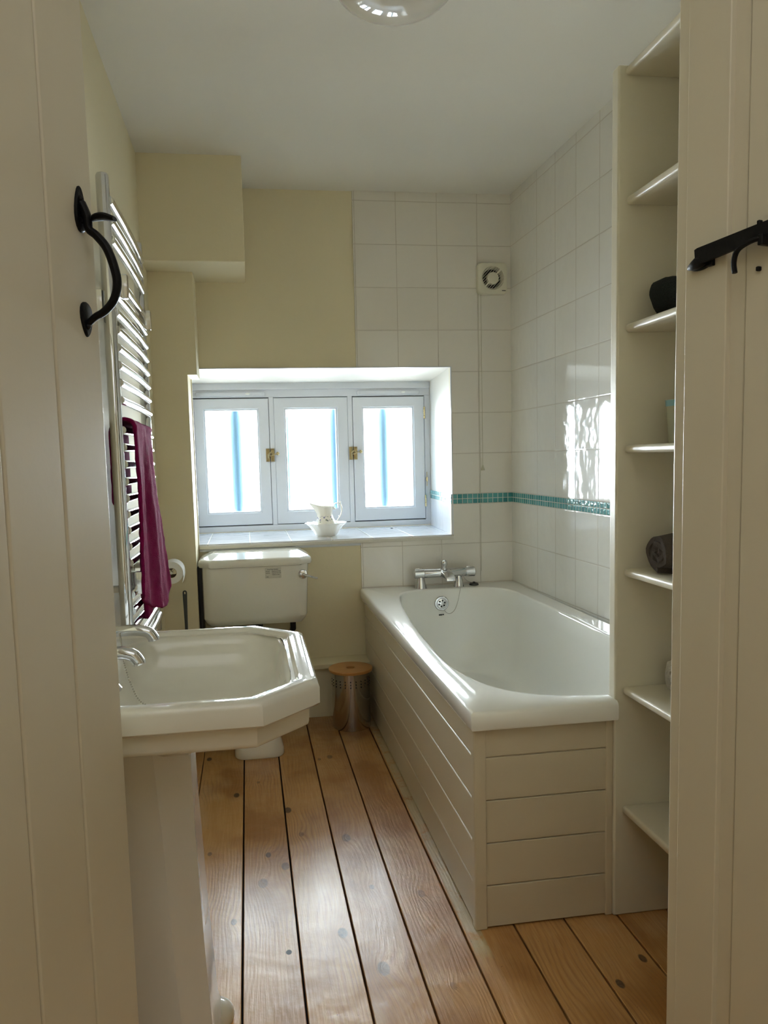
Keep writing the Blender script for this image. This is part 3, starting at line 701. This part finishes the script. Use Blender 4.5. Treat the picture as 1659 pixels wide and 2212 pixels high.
# ------------------------------------------------------------------ pedestal basin
bs = thing('pedestal_basin', 'white pedestal washbasin with chamfered corners and two chrome taps', 'basin', (-.25, 1.55, 0))
def oct_out(x0, x1, y0, y1, c, cl, z, m=5):
    """x0 is the wall side (square), x1 the front with chamfered corners; fixed point count"""
    P = [(x0, y0+cl), (x0, y1-cl), (x0+cl, y1), (x1-c, y1), (x1, y1-c), (x1, y0+c), (x1-c, y0), (x0+cl, y0)]
    out = []
    k = len(P)
    for i in range(k):
        a = Vector((*P[i], z)); b = Vector((*P[(i+1) % k], z))
        for j in range(m): out.append(a.lerp(b, (j/m)))
    return out
def rr_match(ref, x0, x1, y0, y1, e, z):
    """superellipse bowl outline with the ring indices of ref"""
    c = Vector(((x0+x1)/2, (y0+y1)/2, z)); o = []
    rc = Vector((sum(p.x for p in ref)/len(ref), sum(p.y for p in ref)/len(ref), 0))
    for p in ref:
        d = Vector((p.x, p.y, 0)) - c; d.z = 0; a = math.atan2(d.y/(y1-y0), d.x/(x1-x0)); cs, sn = math.cos(a), math.sin(a)
        o.append(Vector((c.x+(x1-x0)/2*math.copysign(abs(cs)**e, cs), c.y+(y1-y0)/2*math.copysign(abs(sn)**e, sn), z)))
    return o
bx0, bx1, by0, by1 = XL+.004, .112, 1.243, 1.853; M_ = 10
R_ = []
def O(ins, c, z, x1=None): return oct_out(bx0, (bx1 if x1 is None else x1)-ins, by0+ins, by1-ins, c, .004, z, M_)
R_ += [O(.215, .030, .690), O(.17, .040, .724), O(.12, .055, .745), O(.055, .078, .757), O(.026, .090, .7640), O(.0215, .092, .768), O(.0200, .093, .774), O(.0185, .094, .798), O(.017, .095, .801), O(.004, .100, .805), O(.000, .102, .809), O(.000, .102, .838), O(.003, .101, .8455), O(.008, .099, .849), O(.016, .096, .8500), O(.032, .090, .8495), O(.036, .088, .8475), O(.040, .086, .8425), O(.046, .084, .8415)]
ref = O(.046, .084, .84)
ix0, ix1, iy0, iy1 = -.285, .060, 1.300, 1.790
R_ += [rr_match(ref, ix0-.006, ix1+.006, iy0-.006, iy1+.006, .36, .8415), rr_match(ref, ix0, ix1, iy0, iy1, .38, .838), rr_match(ref, ix0+.004, ix1-.004, iy0+.004, iy1-.004, .38, .830)]
for s, z in ((.010, .810), (.018, .785), (.034, .765), (.062, .752), (.105, .745)):
    R_.append(rr_match(ref, ix0+s, ix1-s, iy0+s, iy1-s, .40, z))
R_.append(rr_match(ref, -.15, -.09, 1.515, 1.575, 1.0, .740))
bm = B(); bridge(bm, rings_v(bm, R_), True); basin = finish('basin_bowl', bm, porc_b, bs, ang=38)
bm = B()   # raised ledge along the wall with slanted ends
prof = [(bx0, .845), (bx0, .905), (bx0+.016, .905), (bx0+.026, .893), (bx0+.036, .858), (bx0+.05, .8495), (bx0+.05, .843)]
bridge(bm, rings_v(bm, [[Vector((x, y, .845+(z-.845)*k)) for x, z in prof] for y, k in ((by0+.004, .3), (by0+.012, 1), (by1-.012, 1), (by1-.004, .3))]), True)
finish('back_upstand', bm, porc_b, bs, ang=35)
bm = B(); outs = []     # pedestal
for z, hx, hy, c in ((0, .150, .150, .04), (.05, .148, .148, .04), (.075, .142, .142, .04), (.30, .130, .130, .042), (.55, .120, .122, .044), (.69, .118, .118, .05), (.735, .11, .11, .05)):
    outs.append(oct_out(bx0+.03, -.238+hx*.9, 1.56-hy, 1.56+hy, c*1.25, .01, z, 4))
bridge(bm, rings_v(bm, outs), True); finish('pedestal', bm, mat('pedestal_china', srgb(226, 225, 222), .10, coat=.4, bump=(5, .02)), bs, ang=25)
bm = B(); ball(bm, (-.112, 1.655, .012), .036, 20, (1, 1, .95)); finish('foot_fixing', bm, porc, bs, label='white rounded fixing foot')
for ty, tx, tz in ((1.72, -.212, .868), (1.50, -.214, .872)):
    tp = B(); bx = -.335
    lathe(tp, (bx, ty, .8485), [(.025, 0), (.025, .004), (.017, .008), (.016, .030), (.018, .034), (.018, .040)], 24)
    body = finish('pillar_tap', tp, chrome, bs)
    bm = B(); tube(bm, catmull([(bx, ty, tz+.008), (bx+.05, ty, tz+.012), (tx-.040, ty, tz+.012), (tx-.016, ty, tz+.006), (tx-.006, ty, tz-.006), (tx-.004, ty, tz-.012)], 6, False), [.0125]*26+[.0128]*5, 16)
    finish('tap_spout', bm, chrome, body)
    bm = B(); lathe(bm, (bx, ty, tz+.018), [(.013, 0), (.012, .012), (.020, .016), (.023, .024), (.023, .040), (.018, .046), (.004, .048)], 20)
    finish('tap_head', bm, chrome, body)
def beads(bm, p, r, gap):
    P = [Vector(v) for v in p]; acc = 0
    for a, b in zip(P, P[1:]):
        L = (b-a).length
        while acc < L:
            t = bmesh.new(); bmesh.ops.create_icosphere(t, subdivisions=1, radius=r)
            for v in t.verts: v.co += a.lerp(b, acc/L)
            merge(bm, t); acc += gap
        acc -= L
bm = B(); pc = catmull([(-.292, 1.735, .885), (-.282, 1.69, .873), (-.272, 1.64, .862), (-.262, 1.60, .835), (-.250, 1.585, .80), (-.230, 1.57, .765), (-.19, 1.555, .750)], 8, False)
beads(bm, pc, .0021, .0052); pc2 = catmull([(-.300, 1.722, .892), (-.292, 1.68, .868), (-.296, 1.62, .856)], 8, False); beads(bm, pc2, .0021, .0052)
tube(bm, [Vector((-.303, 1.72+.0135*math.cos(a*PI/8), .878+.0135*math.sin(a*PI/8))) for a in range(17)], .0014, 6)
finish('bead_chain', bm, steel, bs, label='dark steel bead chain')
bm = B(); lathe(bm, (-.266, 1.475, .818), [(.016, 0), (.018, .006), (.012, .014), (.006, .02), (.006, .030)], 16); finish('basin_plug', bm, steel, bs)

# ------------------------------------------------------------------ toilet
to = thing('toilet', 'white close to wall toilet with low cistern under the window', 'toilet', (.015, 3.4, 0))
bm = B(); loft_rr(bm, [(-.196, .226, 3.555, 3.750, .02, .492), (-.214, .242, 3.528, 3.752, (.02, .02, .045, .045), .510), (-.222, .250, 3.515, 3.752, (.02, .02, .045, .045), .53), (-.221, .256, 3.503, 3.753, (.02, .02, .045, .045), .70), (-.220, .260, 3.500, 3.753, (.02, .02, .045, .045), .772)], 3)
tank = finish('cistern', bm, porc, to, ang=30)
bm = B()
def och(x0, x1, y0, y1, c, z): return [Vector(p) for p in ((x0, y1, z), (x0, y0+c, z), (x0+c, y0, z), (x1-c, y0, z), (x1, y0+c, z), (x1, y1, z))]
bridge(bm, rings_v(bm, [och(-.231, .271, 3.492, 3.756, .05, .766), och(-.236, .276, 3.486, 3.756, .05, .772), och(-.236, .276, 3.486, 3.756, .05, .792), och(-.226, .266, 3.500, 3.756, .05, .803), och(-.175, .222, 3.60, 3.75, .04, .821)]), True)
bmesh.ops.bevel(bm, geom=bm.edges[:], offset=.004, segments=2, affect='EDGES'); finish('cistern_lid', bm, porc, to, ang=50)
lv = B(); lathe(lv, (.232, 3.500, .7235), [(.021, .004), (.022, -.003), (.019, -.009), (.010, -.012), (.004, -.012)], 24, 'y'); lvo = finish('flush_lever', lv, chrome, to)
bm = B(); tube(bm, [(.232, 3.486, .725), (.245, 3.476, .721), (.290, 3.455, .708)], [.006, .005, .0035], 10); ball(bm, (.291, 3.455, .708), .0045, 8); finish('lever_arm', bm, chrome, lvo)
bm = B(); box(bm, (.062, 3.4992, .712), (.134, 3.5010, .760), .0003); finish('instruction_label', bm, mat('label_film', srgb(206, 204, 192), .3, bump=(5, .01)), to)
def text_mesh(txt, size, loc, parent):
    cu = bpy.data.curves.new('txt', 'FONT'); cu.body = txt; cu.size = size; cu.extrude = .0002; cu.offset = .00012
    to_ = bpy.data.objects.new('txt', cu); COL.objects.link(to_); dg = bpy.context.evaluated_depsgraph_get(); me = bpy.data.meshes.new_from_object(to_.evaluated_get(dg))
    bpy.data.objects.remove(to_); T = Matrix.Translation(loc) @ Matrix.Rotation(PI/2, 4, 'X'); me.transform(T); bmx = B(); bmx.from_mesh(me); bpy.data.meshes.remove(me); return bmx
bm = B()
for txt, sz_, x, z in (('Dual Flush System', .0066, .072, .7495), ('Full flush', .0050, .065, .7415), ('Depress and hold', .0055, .092, .7415), ('Half flush', .0050, .065, .7335), ('Depress lever and', .0055, .092, .7335), ('release at once', .0055, .092, .7260), ('note', .005, .067, .7165)):
    merge(bm, text_mesh(txt, sz_, (x, 3.4990, z), to))
finish('label_text', bm, ink, to, smooth=False)
bm = B(); loft_rr(bm, [(-.096, .106, 3.172, 3.62, .05, 0), (-.100, .110, 3.168, 3.62, .055, .006), (-.098, .108, 3.168, 3.62, .055, .03), (-.082, .092, 3.19, 3.62, .05, .09), (-.09, .10, 3.15, 3.60, .06, .18), (-.15, .16, 3.04, 3.60, .12, .31), (-.18, .19, 3.0, 3.62, .16, .38), (-.18, .19, 3.0, 3.62, .16, .40)], 8)
finish('toilet_bowl', bm, porc, to, ang=40)
bm = B(); loft_rr(bm, [(-.185, .195, 2.99, 3.44, .17, .401), (-.188, .198, 2.985, 3.44, .17, .408), (-.185, .195, 2.99, 3.44, .17, .418)], 10); finish('toilet_seat', bm, porc, to, ang=40)
bm = B(); loft_rr(bm, [(-.183, .193, 2.992, 3.45, .17, .4185), (-.186, .196, 2.988, 3.45, .17, .428), (-.172, .182, 3.01, 3.44, .16, .438)], 10); finish('toilet_lid', bm, porc, to, ang=40)
bm = B(); tube(bm, [(.015, 3.66, .495), (.015, 3.66, .38)], .03, 16); finish('flush_pipe', bm, blackm, to, label='black flush pipe under the cistern')
bm = B(); tube(bm, [(.188, 3.66, .505), (.188, 3.66, .44), (.188, 3.74, .42)], .014, 12); finish('inlet_pipe', bm, blackm, to, label='black inlet pipe under the cistern')

bm = B(); box(bm, (-.2435, 3.595, .262), (-.2235, 3.69, .764), .002)  # upright black strip filling the gap beside the cistern
tag(finish('black_strip', bm, blackm), 'narrow black upright strip between the cistern and the boxed corner', 'board')

# toilet roll
trl = thing('toilet_roll', 'white toilet roll with a loose end beside the magenta towel', 'toilet roll', (-.335, 3.36, .775))
bm = B(); lathe(bm, (-.335, 0, .776), [(.021, 3.355), (.047, 3.355), (.0475, 3.36), (.0475, 3.455), (.047, 3.46), (.021, 3.46)], 36, 'y', False, False)
R1 = [Vector((-.335+.0485*math.cos(math.radians(a)), 0, .776+.0485*math.sin(math.radians(a)))) for a in range(120, -6, -9)] + [Vector((-.2862, 0, .760)), Vector((-.289, 0, .745)), Vector((-.2925, 0, .731))]
bridge(bm, rings_v(bm, [[p+Vector((0, y, 0)) for p in R1] for y in (3.353, 3.458)]), False, False); finish('paper', bm, paper, trl, ang=60)
bm = B(); lathe(bm, (-.335, 0, .776), [(.0205, 3.354), (.0215, 3.354), (.0215, 3.461), (.0205, 3.461), (.0205, 3.354)], 28, 'y', False, False); finish('cardboard_core', bm, card, trl)
rh = thing('toilet_roll_holder', 'chrome arm holding the toilet roll on the cream wall', 'holder', (XL, 3.41, .776))
bm = B(); tube(bm, [(XL+.002, 3.475, .776), (-.345, 3.475, .776), (-.336, 3.470, .776), (-.335, 3.35, .776)], .006, 10); lathe(bm, (0, 3.475, .776), [(.02, XL+.0005), (.02, XL+.006)], 20, 'x'); finish('holder_arm', bm, chrome, rh)
# toilet brush
tbr = thing('toilet_brush', 'dark grey toilet brush handle standing by the boxed corner', 'brush', (-.297, 3.47, 0))
bm = B(); outs = []; hx = -.293
t = B(); 
for w_, z in ((.005, .30), (.006, .50), (.0085, .62), (.0095, .665)): outs.append([Vector((hx+p[0]*1.0, 3.46+p[1], z)) for p in rrect(-w_, w_, -.005, .005, .003, 4)])
bridge(bm, rings_v(bm, outs), True)
tube(bm, [Vector((hx-.0065, 3.46, .66)), Vector((hx-.0065, 3.46, .672))]+[Vector((hx-.0065*math.cos(a*PI/8), 3.46, .672+.0065*math.sin(a*PI/8))) for a in range(1, 8)]+[Vector((hx+.0065, 3.46, .672)), Vector((hx+.0065, 3.46, .66))], .0032, 8)
finish('handle', bm, darkg, tbr)
bm = B(); lathe(bm, (hx, 3.46, 0), [(.045, 0), (.047, .004), (.042, .13), (.036, .133), (.014, .300), (.008, .305)], 24); finish('holder', bm, darkg, tbr)

# ------------------------------------------------------------------ waste bin
wbn = thing('waste_bin', 'perforated steel waste bin with a round wooden lid', 'bin', (.437, 3.488, 0))
bm = B(); lathe(bm, (.437, 3.488, 0), [(.086, .001), (.0875, .004), (.0875, .262), (.0885, .266), (.0865, .266), (.0855, .01)], 64, cap1=True)
bin_b = finish('bin_body', bm, steel, wbn, ang=30)
bm = B()
for k in range(22):
    a = math.radians(-90 + (k-10.5)*360/22)
    for r_ in range(3):
        t = B(); lathe(t, (0, 0, 0), [(.0028, -.001), (.0028, .0012)], 8)
        T = Matrix.Translation((.437+.0876*math.cos(a), 3.488+.0876*math.sin(a), .232-r_*.0135)) @ Vector((math.cos(a), math.sin(a), 0)).to_track_quat('Z', 'Y').to_matrix().to_4x4()
        bmesh.ops.transform(t, matrix=T, verts=t.verts[:]); merge(bm, t)
ph = finish('perforation', bm, blackm, wbn, label='punched holes in three rows'); ph['kind'] = 'stuff'
mw = bpy.data.materials.new('bin_lid_wood'); mw.use_nodes = True; t = NT(mw); o, X = t.obj()
nn_ = t.noise(t.xyz(t.m('MULTIPLY', X[0], 8.0), t.m('MULTIPLY', X[1], 90.0), X[2]), 2.0, 3)
t.l(t.mix(nn_, srgb(176, 122, 66), srgb(205, 152, 92)), t.b.inputs['Base Color']); t.b.inputs['Roughness'].default_value = .42
bm = B(); lathe(bm, (.437, 3.488, .2665), [(.100, .002), (.102, .005), (.102, .011), (.100, .013), (.020, .013), (.0185, .011), (.0185, .0), (.100, 0.0), (.100, .002)], 56, cap0=False, cap1=False); finish('bin_lid', bm, mw, wbn, label='round wooden lid')
bm = B(); lathe(bm, (.437, 3.488, .2667), [(.019, 0), (.019, .001)], 24); finish('lid_hole', bm, mat('lid_hole_dark', srgb(52, 22, 12), .8, bump=(10, .01)), wbn)

# ------------------------------------------------------------------ towel radiator and towel
rad = thing('towel_radiator', 'tall curved chrome ladder towel radiator on the cream wall', 'radiator', (-.33, 2.43, .70))
Ya, Yc = 2.115, 2.745; xr_ = -.333
for y in (Ya, Yc):
    bm = B(); outs = []
    for z, k in ((.66, .6), (.664, 1), (1.966, 1), (1.972, .85), (1.975, .5)): outs.append([Vector((xr_+math.cos(2*PI*j/24)*.0165*k, y+math.sin(2*PI*j/24)*.0195*k, z)) for j in range(24)])
    bridge(bm, rings_v(bm, outs), True); finish('rail', bm, chrome, rad, ang=40)
RZ = [1.912, 1.862, 1.814, 1.727, 1.679, 1.633, 1.588, 1.543, 1.498, 1.453, 1.408, 1.330, 1.285, 1.240, 1.195, 1.150, 1.108, 1.065, 1.022, .978, .892, .848, .805, .762, .718]
for z in RZ:
    bm = B(); pts = [(xr_ + .012 + .004*math.sin(PI*i/16), Ya+.012+(Yc-Ya-.024)*i/16, z) for i in range(17)]
    tube(bm, pts, .0115, 14); finish('rung', bm, chrome, rad, ang=60)
for y, z in ((Ya+.07, 1.728), (Yc-.06, 1.728), (Ya+.07, .935), (Yc-.06, .935)):
    bm = B(); tube(bm, [(XL+.0005, y-.0, z-.035), (xr_-.005, y, z-.035)], .010, 12); box(bm, (xr_+.0, y-.013, z-.05), (xr_+.040, y+.013, z+.012), .003); lathe(bm, (0, y, z-.035), [(.018, XL+.0005), (.018, XL+.008)], 16, 'x')
    finish('wall_bracket', bm, steel, rad)
bm = B(); box(bm, (XL+.0005, Ya-.02, 1.62), (xr_-.014, Ya+.015, 1.685), .002); finish('wall_bracket', bm, steel, rad)
# towel
bm = B(); U, V = 34, 70; g = []
zt = 1.340
for i in range(U+1):
    u = i/U; row = []
    yt0 = 2.155 + .28*u; yb = 2.150 + .36*u
    bulge = .030*u**1.5
    zend = .885 - .085*math.sin(u*PI*.62) + (.045 if u > .82 else 0)*(u-.82)/.18
    for j in range(V+1):
        v = j/V
        if v < .16:                                      # short back fall, then over the rung
            w_ = v/.16; z = 1.13 + (zt-1.13)*w_; x = -.356 + .004*math.sin(u*9); y = yt0
        elif v < .26:
            a = PI*(v-.16)/.10; z = zt + .022*math.sin(a)*(1-.4*u); x = -.322 - .030*math.cos(a) + bulge*.3*(1-math.cos(a))/2; y = yt0
        else:
            w_ = (v-.26)/.74; z = zt - (zt-zend)*w_; 
            fold = (.010*math.sin(u*11+w_*1.6) + .006*math.sin(u*23+1.2))*min(1, w_*3)
            x = -.292 + bulge*(.1+1.25*w_) + fold*.6 - .009*(1-u)*w_; y = yt0 + (yb-yt0)*w_ + .02*math.sin(w_*3)*u
        row.append(bm.verts.new((x, y, z)))
    g.append(row)
for i in range(U):
    for j in range(V): bm.faces.new((g[i][j], g[i+1][j], g[i+1][j+1], g[i][j+1]))
tw = finish('hanging_towel', bm, magenta, ang=80); tag(tw, 'magenta towel draped over a rung of the chrome radiator', 'towel')
md = tw.modifiers.new('thick', 'SOLIDIFY'); md.thickness = .011; md.offset = 0
md = tw.modifiers.new('sub', 'SUBSURF'); md.levels = 1; md.render_levels = 1
tx = bpy.data.textures.new('terry_lumps', 'CLOUDS'); tx.noise_scale = .035; md = tw.modifiers.new('lumps', 'DISPLACE'); md.texture = tx; md.strength = .006; md.mid_level = .5; md.texture_coords = 'GLOBAL'
bm = B(); U2, V2 = 20, 14; g = []                       # the inner layer that hangs lower
for i in range(U2+1):
    u = i/U2; row = []
    for j in range(V2+1):
        v = j/V2; row.append(bm.verts.new((-.309 + .016*u + .004*math.sin(u*9), 2.27 + .20*u, .895 - (.098 - .02*math.sin(u*PI))*v)))
    g.append(row)
for i in range(U2):
    for j in range(V2): bm.faces.new((g[i][j], g[i+1][j], g[i+1][j+1], g[i][j+1]))
tl = finish('towel_inner_layer', bm, magenta, tw, ang=80)
md = tl.modifiers.new('thick', 'SOLIDIFY'); md.thickness = .012

# ------------------------------------------------------------------ extractor fan
fan = thing('extractor_fan', 'square off-white extractor fan high on the tiled wall', 'fan', (1.215, 3.75, 2.09))
fx, fz, yf = 1.214, 2.094, YB-.008; hw = .0745
bm = B(); outs = []; NA = 64
def rsq(a, h, e=.13):
    c, q_ = math.cos(a), math.sin(a); return fx + h*math.copysign(abs(c)**(2*e), c), fz + h*math.copysign(abs(q_)**(2*e), q_)
fang = [2*PI*(k+.5)/NA for k in range(NA)]
def rsqr(h):
    out = []
    for a in fang:
        c, q_ = math.cos(a), math.sin(a); r_ = h/((abs(c)**9+abs(q_)**9)**(1/9)); out.append((fx+r_*c, fz+r_*q_))
    return out
for off, y in ((0, yf), (0, yf-.024), (.003, yf-.030), (.006, yf-.032)): outs.append([Vector((p[0], y, p[1])) for p in rsqr(hw-off)])
for r_, y in ((.056, yf-.032), (.047, yf-.020), (.046, yf-.004)): outs.append([Vector((fx+r_*math.cos(a), y, fz+r_*math.sin(a))) for a in fang])
bridge(bm, rings_v(bm, outs), True); finish('fan_housing', bm, fan_p, fan, ang=35)
bm = B(); lathe(bm, (fx, 0, fz), [(.0455, yf-.005), (.0455, yf-.006)], 32, 'y'); finish('fan_opening', bm, blackm, fan)
bm = B(); lathe(bm, (fx+.001, 0, fz), [(.0285, yf-.012), (.0285, yf-.031), (.026, yf-.033)], 32, 'y'); c_, s_ = math.cos(math.radians(46)), math.sin(math.radians(46))
Tf = lambda o_: Matrix.Translation((fx, 0, fz)) @ Matrix.Rotation(-math.radians(46), 4, 'Y') @ Matrix.Translation((0, 0, o_))
for k in range(-5, 6):
    o_ = k*.0098; L = math.sqrt(max(0, .056**2-o_**2))
    box(bm, (-L, yf-.0325, -.0009 if k else -.0042), (L, yf-.028, .0009 if k else .0042), 0, 1, Tf(o_))
finish('fan_grille', bm, fan_p, fan, ang=40)
bm = B(); box(bm, (fx+.045, yf-.0325, fz-.061), (fx+.064, yf-.0315, fz-.0575)); finish('fan_badge', bm, darkg, fan)
bm = B(); tube(bm, [(1.159, yf-.010, 2.03), (1.1605, yf-.010, 1.19)], .0012, 6); tube(bm, [(1.148, yf-.004, 2.03), (1.150, yf-.004, .66)], .0009, 6); finish('pull_cord', bm, grubby, fan)
bm = B(); lathe(bm, (1.1605, yf-.011, 1.166), [(.009, 0), (.0095, .004), (.006, .014), (.0035, .024), (.002, .027)], 14); finish('cord_pull', bm, grubby, fan)

# ------------------------------------------------------------------ ceiling light
cl = thing('ceiling_light', 'round opal glass flush light on the white ceiling', 'ceiling light', (.43, 2.075, CEIL))
bm = B(); pr_ = [(.150, 0.0), (.150, -.008)]; finish_c = (.428, 2.09, CEIL)
lathe(bm, finish_c, [(.158, 0), (.160, -.010), (.125, -.014)], 48); finish('light_base', bm, chrome, cl)
bm = B(); pr_ = []
for i in range(14): a = PI/2*i/13; pr_.append((max(.168*math.cos(a), .002), -.012-.100*math.sin(a)))
lathe(bm, finish_c, pr_, 56); finish('glass_shade', bm, glassy, cl, ang=60)

# ------------------------------------------------------------------ jug and bowl on the sill
cj = (.391, 3.955)
mj = bpy.data.materials.new('floral_china'); mj.use_nodes = True; t = NT(mj); P, X = t.pos()
vo = t.n('ShaderNodeTexVoronoi'); vo.inputs['Scale'].default_value = 85; t.l(P, vo.inputs['Vector'])
zb = t.m('SUBTRACT', 1.0, t.m('ABSOLUTE', t.m('DIVIDE', t.m('SUBTRACT', X[2], .940), .030)), clamp=True)
mk = t.m('MULTIPLY', t.m('LESS_THAN', vo.outputs['Distance'], .42), t.m('GREATER_THAN', t.m('ADD', zb, t.m('MULTIPLY', t.noise(P, 40, 2), .6)), .85))
wn = t.n('ShaderNodeTexWhiteNoise'); t.l(vo.outputs['Position'], wn.inputs['Vector'])
fc = t.mix(t.m('GREATER_THAN', wn.outputs['Value'], .62), srgb(120, 118, 165), srgb(105, 118, 100))
t.l(t.mix(t.m('MULTIPLY', mk, .85), srgb(236, 232, 222), fc), t.b.inputs['Base Color']); t.b.inputs['Roughness'].default_value = .12; t.b.inputs['Coat Weight'].default_value = .5
bw = thing('wash_bowl', 'small white fluted china bowl on the window sill', 'bowl', (cj[0], cj[1], ZS))
def flute(p, tt):
    k = 1 + .035*math.cos(12*tt)*min(1, max(0, (p.z-.012)/.04)); return Vector((p.x*k, p.y*k, p.z))
bm = B(); lathe(bm, (cj[0], cj[1], ZS), [(.052, 0), (.052, .004), (.058, .008), (.070, .028), (.084, .048), (.101, .063), (.106, .067), (.103, .068), (.096, .062), (.080, .050), (.064, .030), (.050, .013), (.002, .012)], 72, fn=flute); finish('bowl_body', bm, china, bw, ang=60)
jg = thing('jug', 'small white china jug with violet flowers standing in the bowl', 'jug', (cj[0], cj[1], ZS+.013))
def jugf(p, tt):
    k = (1 + .03*math.cos(8*tt)*(1 if .02 < p.z < .12 else 0))*1.17; z = p.z; x = p.x*k; y = p.y*k
    if z > .085:
        sp = max(0, -math.cos(tt))**3; w_ = (z-.085)/.057; x -= sp*.042*w_**1.3; z += sp*.020*w_**1.5; y *= 1-.55*sp*w_
        z += .0*w_
    return Vector((x, y, z))
bm = B(); lathe(bm, (cj[0]-.004, cj[1], ZS+.0125), [(.034, 0), (.036, .006), (.038, .012), (.050, .030), (.051, .044), (.043, .062), (.034, .080), (.030, .100), (.032, .120), (.036, .138), (.034, .139), (.030, .120), (.027, .100), (.030, .080), (.038, .062), (.044, .044), (.040, .030), (.002, .02)], 64, fn=jugf); jb = finish('jug_body', bm, mj, jg, ang=60)
bm = B(); hz0 = ZS+.0125; hx0 = cj[0]
hp = catmull([(hx0+.022, cj[1], hz0+.120), (hx0+.036, cj[1], hz0+.128), (hx0+.046, cj[1], hz0+.124), (hx0+.040, cj[1], hz0+.136), (hx0+.048, cj[1], hz0+.150), (hx0+.064, cj[1], hz0+.153), (hx0+.078, cj[1], hz0+.142), (hx0+.082, cj[1], hz0+.118), (hx0+.076, cj[1], hz0+.092), (hx0+.062, cj[1], hz0+.072), (hx0+.050, cj[1], hz0+.052), (hx0+.044, cj[1], hz0+.042)], 5, False)
tube(bm, hp, [.0045+.0012*math.sin(i*.25) for i in range(len(hp))], 10, True, .7); ball(bm, (hx0+.076, cj[1], hz0+.158), .0045, 8, (.7, .7, 1.6)); ball(bm, (hx0+.040, cj[1], hz0+.157), .004, 8); ball(bm, (hx0+.068, cj[1], hz0+.086), .0045, 8); ball(bm, (hx0+.050, cj[1], hz0+.045), .006, 8)
finish('jug_handle', bm, china, jg, ang=60)
bm = B(); box(bm, (.772, 4.20, ZS), (.784, 4.21, ZS+.004), .001); tag(finish('dark_crumb', bm, darkg), 'tiny dark fleck lying on the window sill near the frame', 'debris')
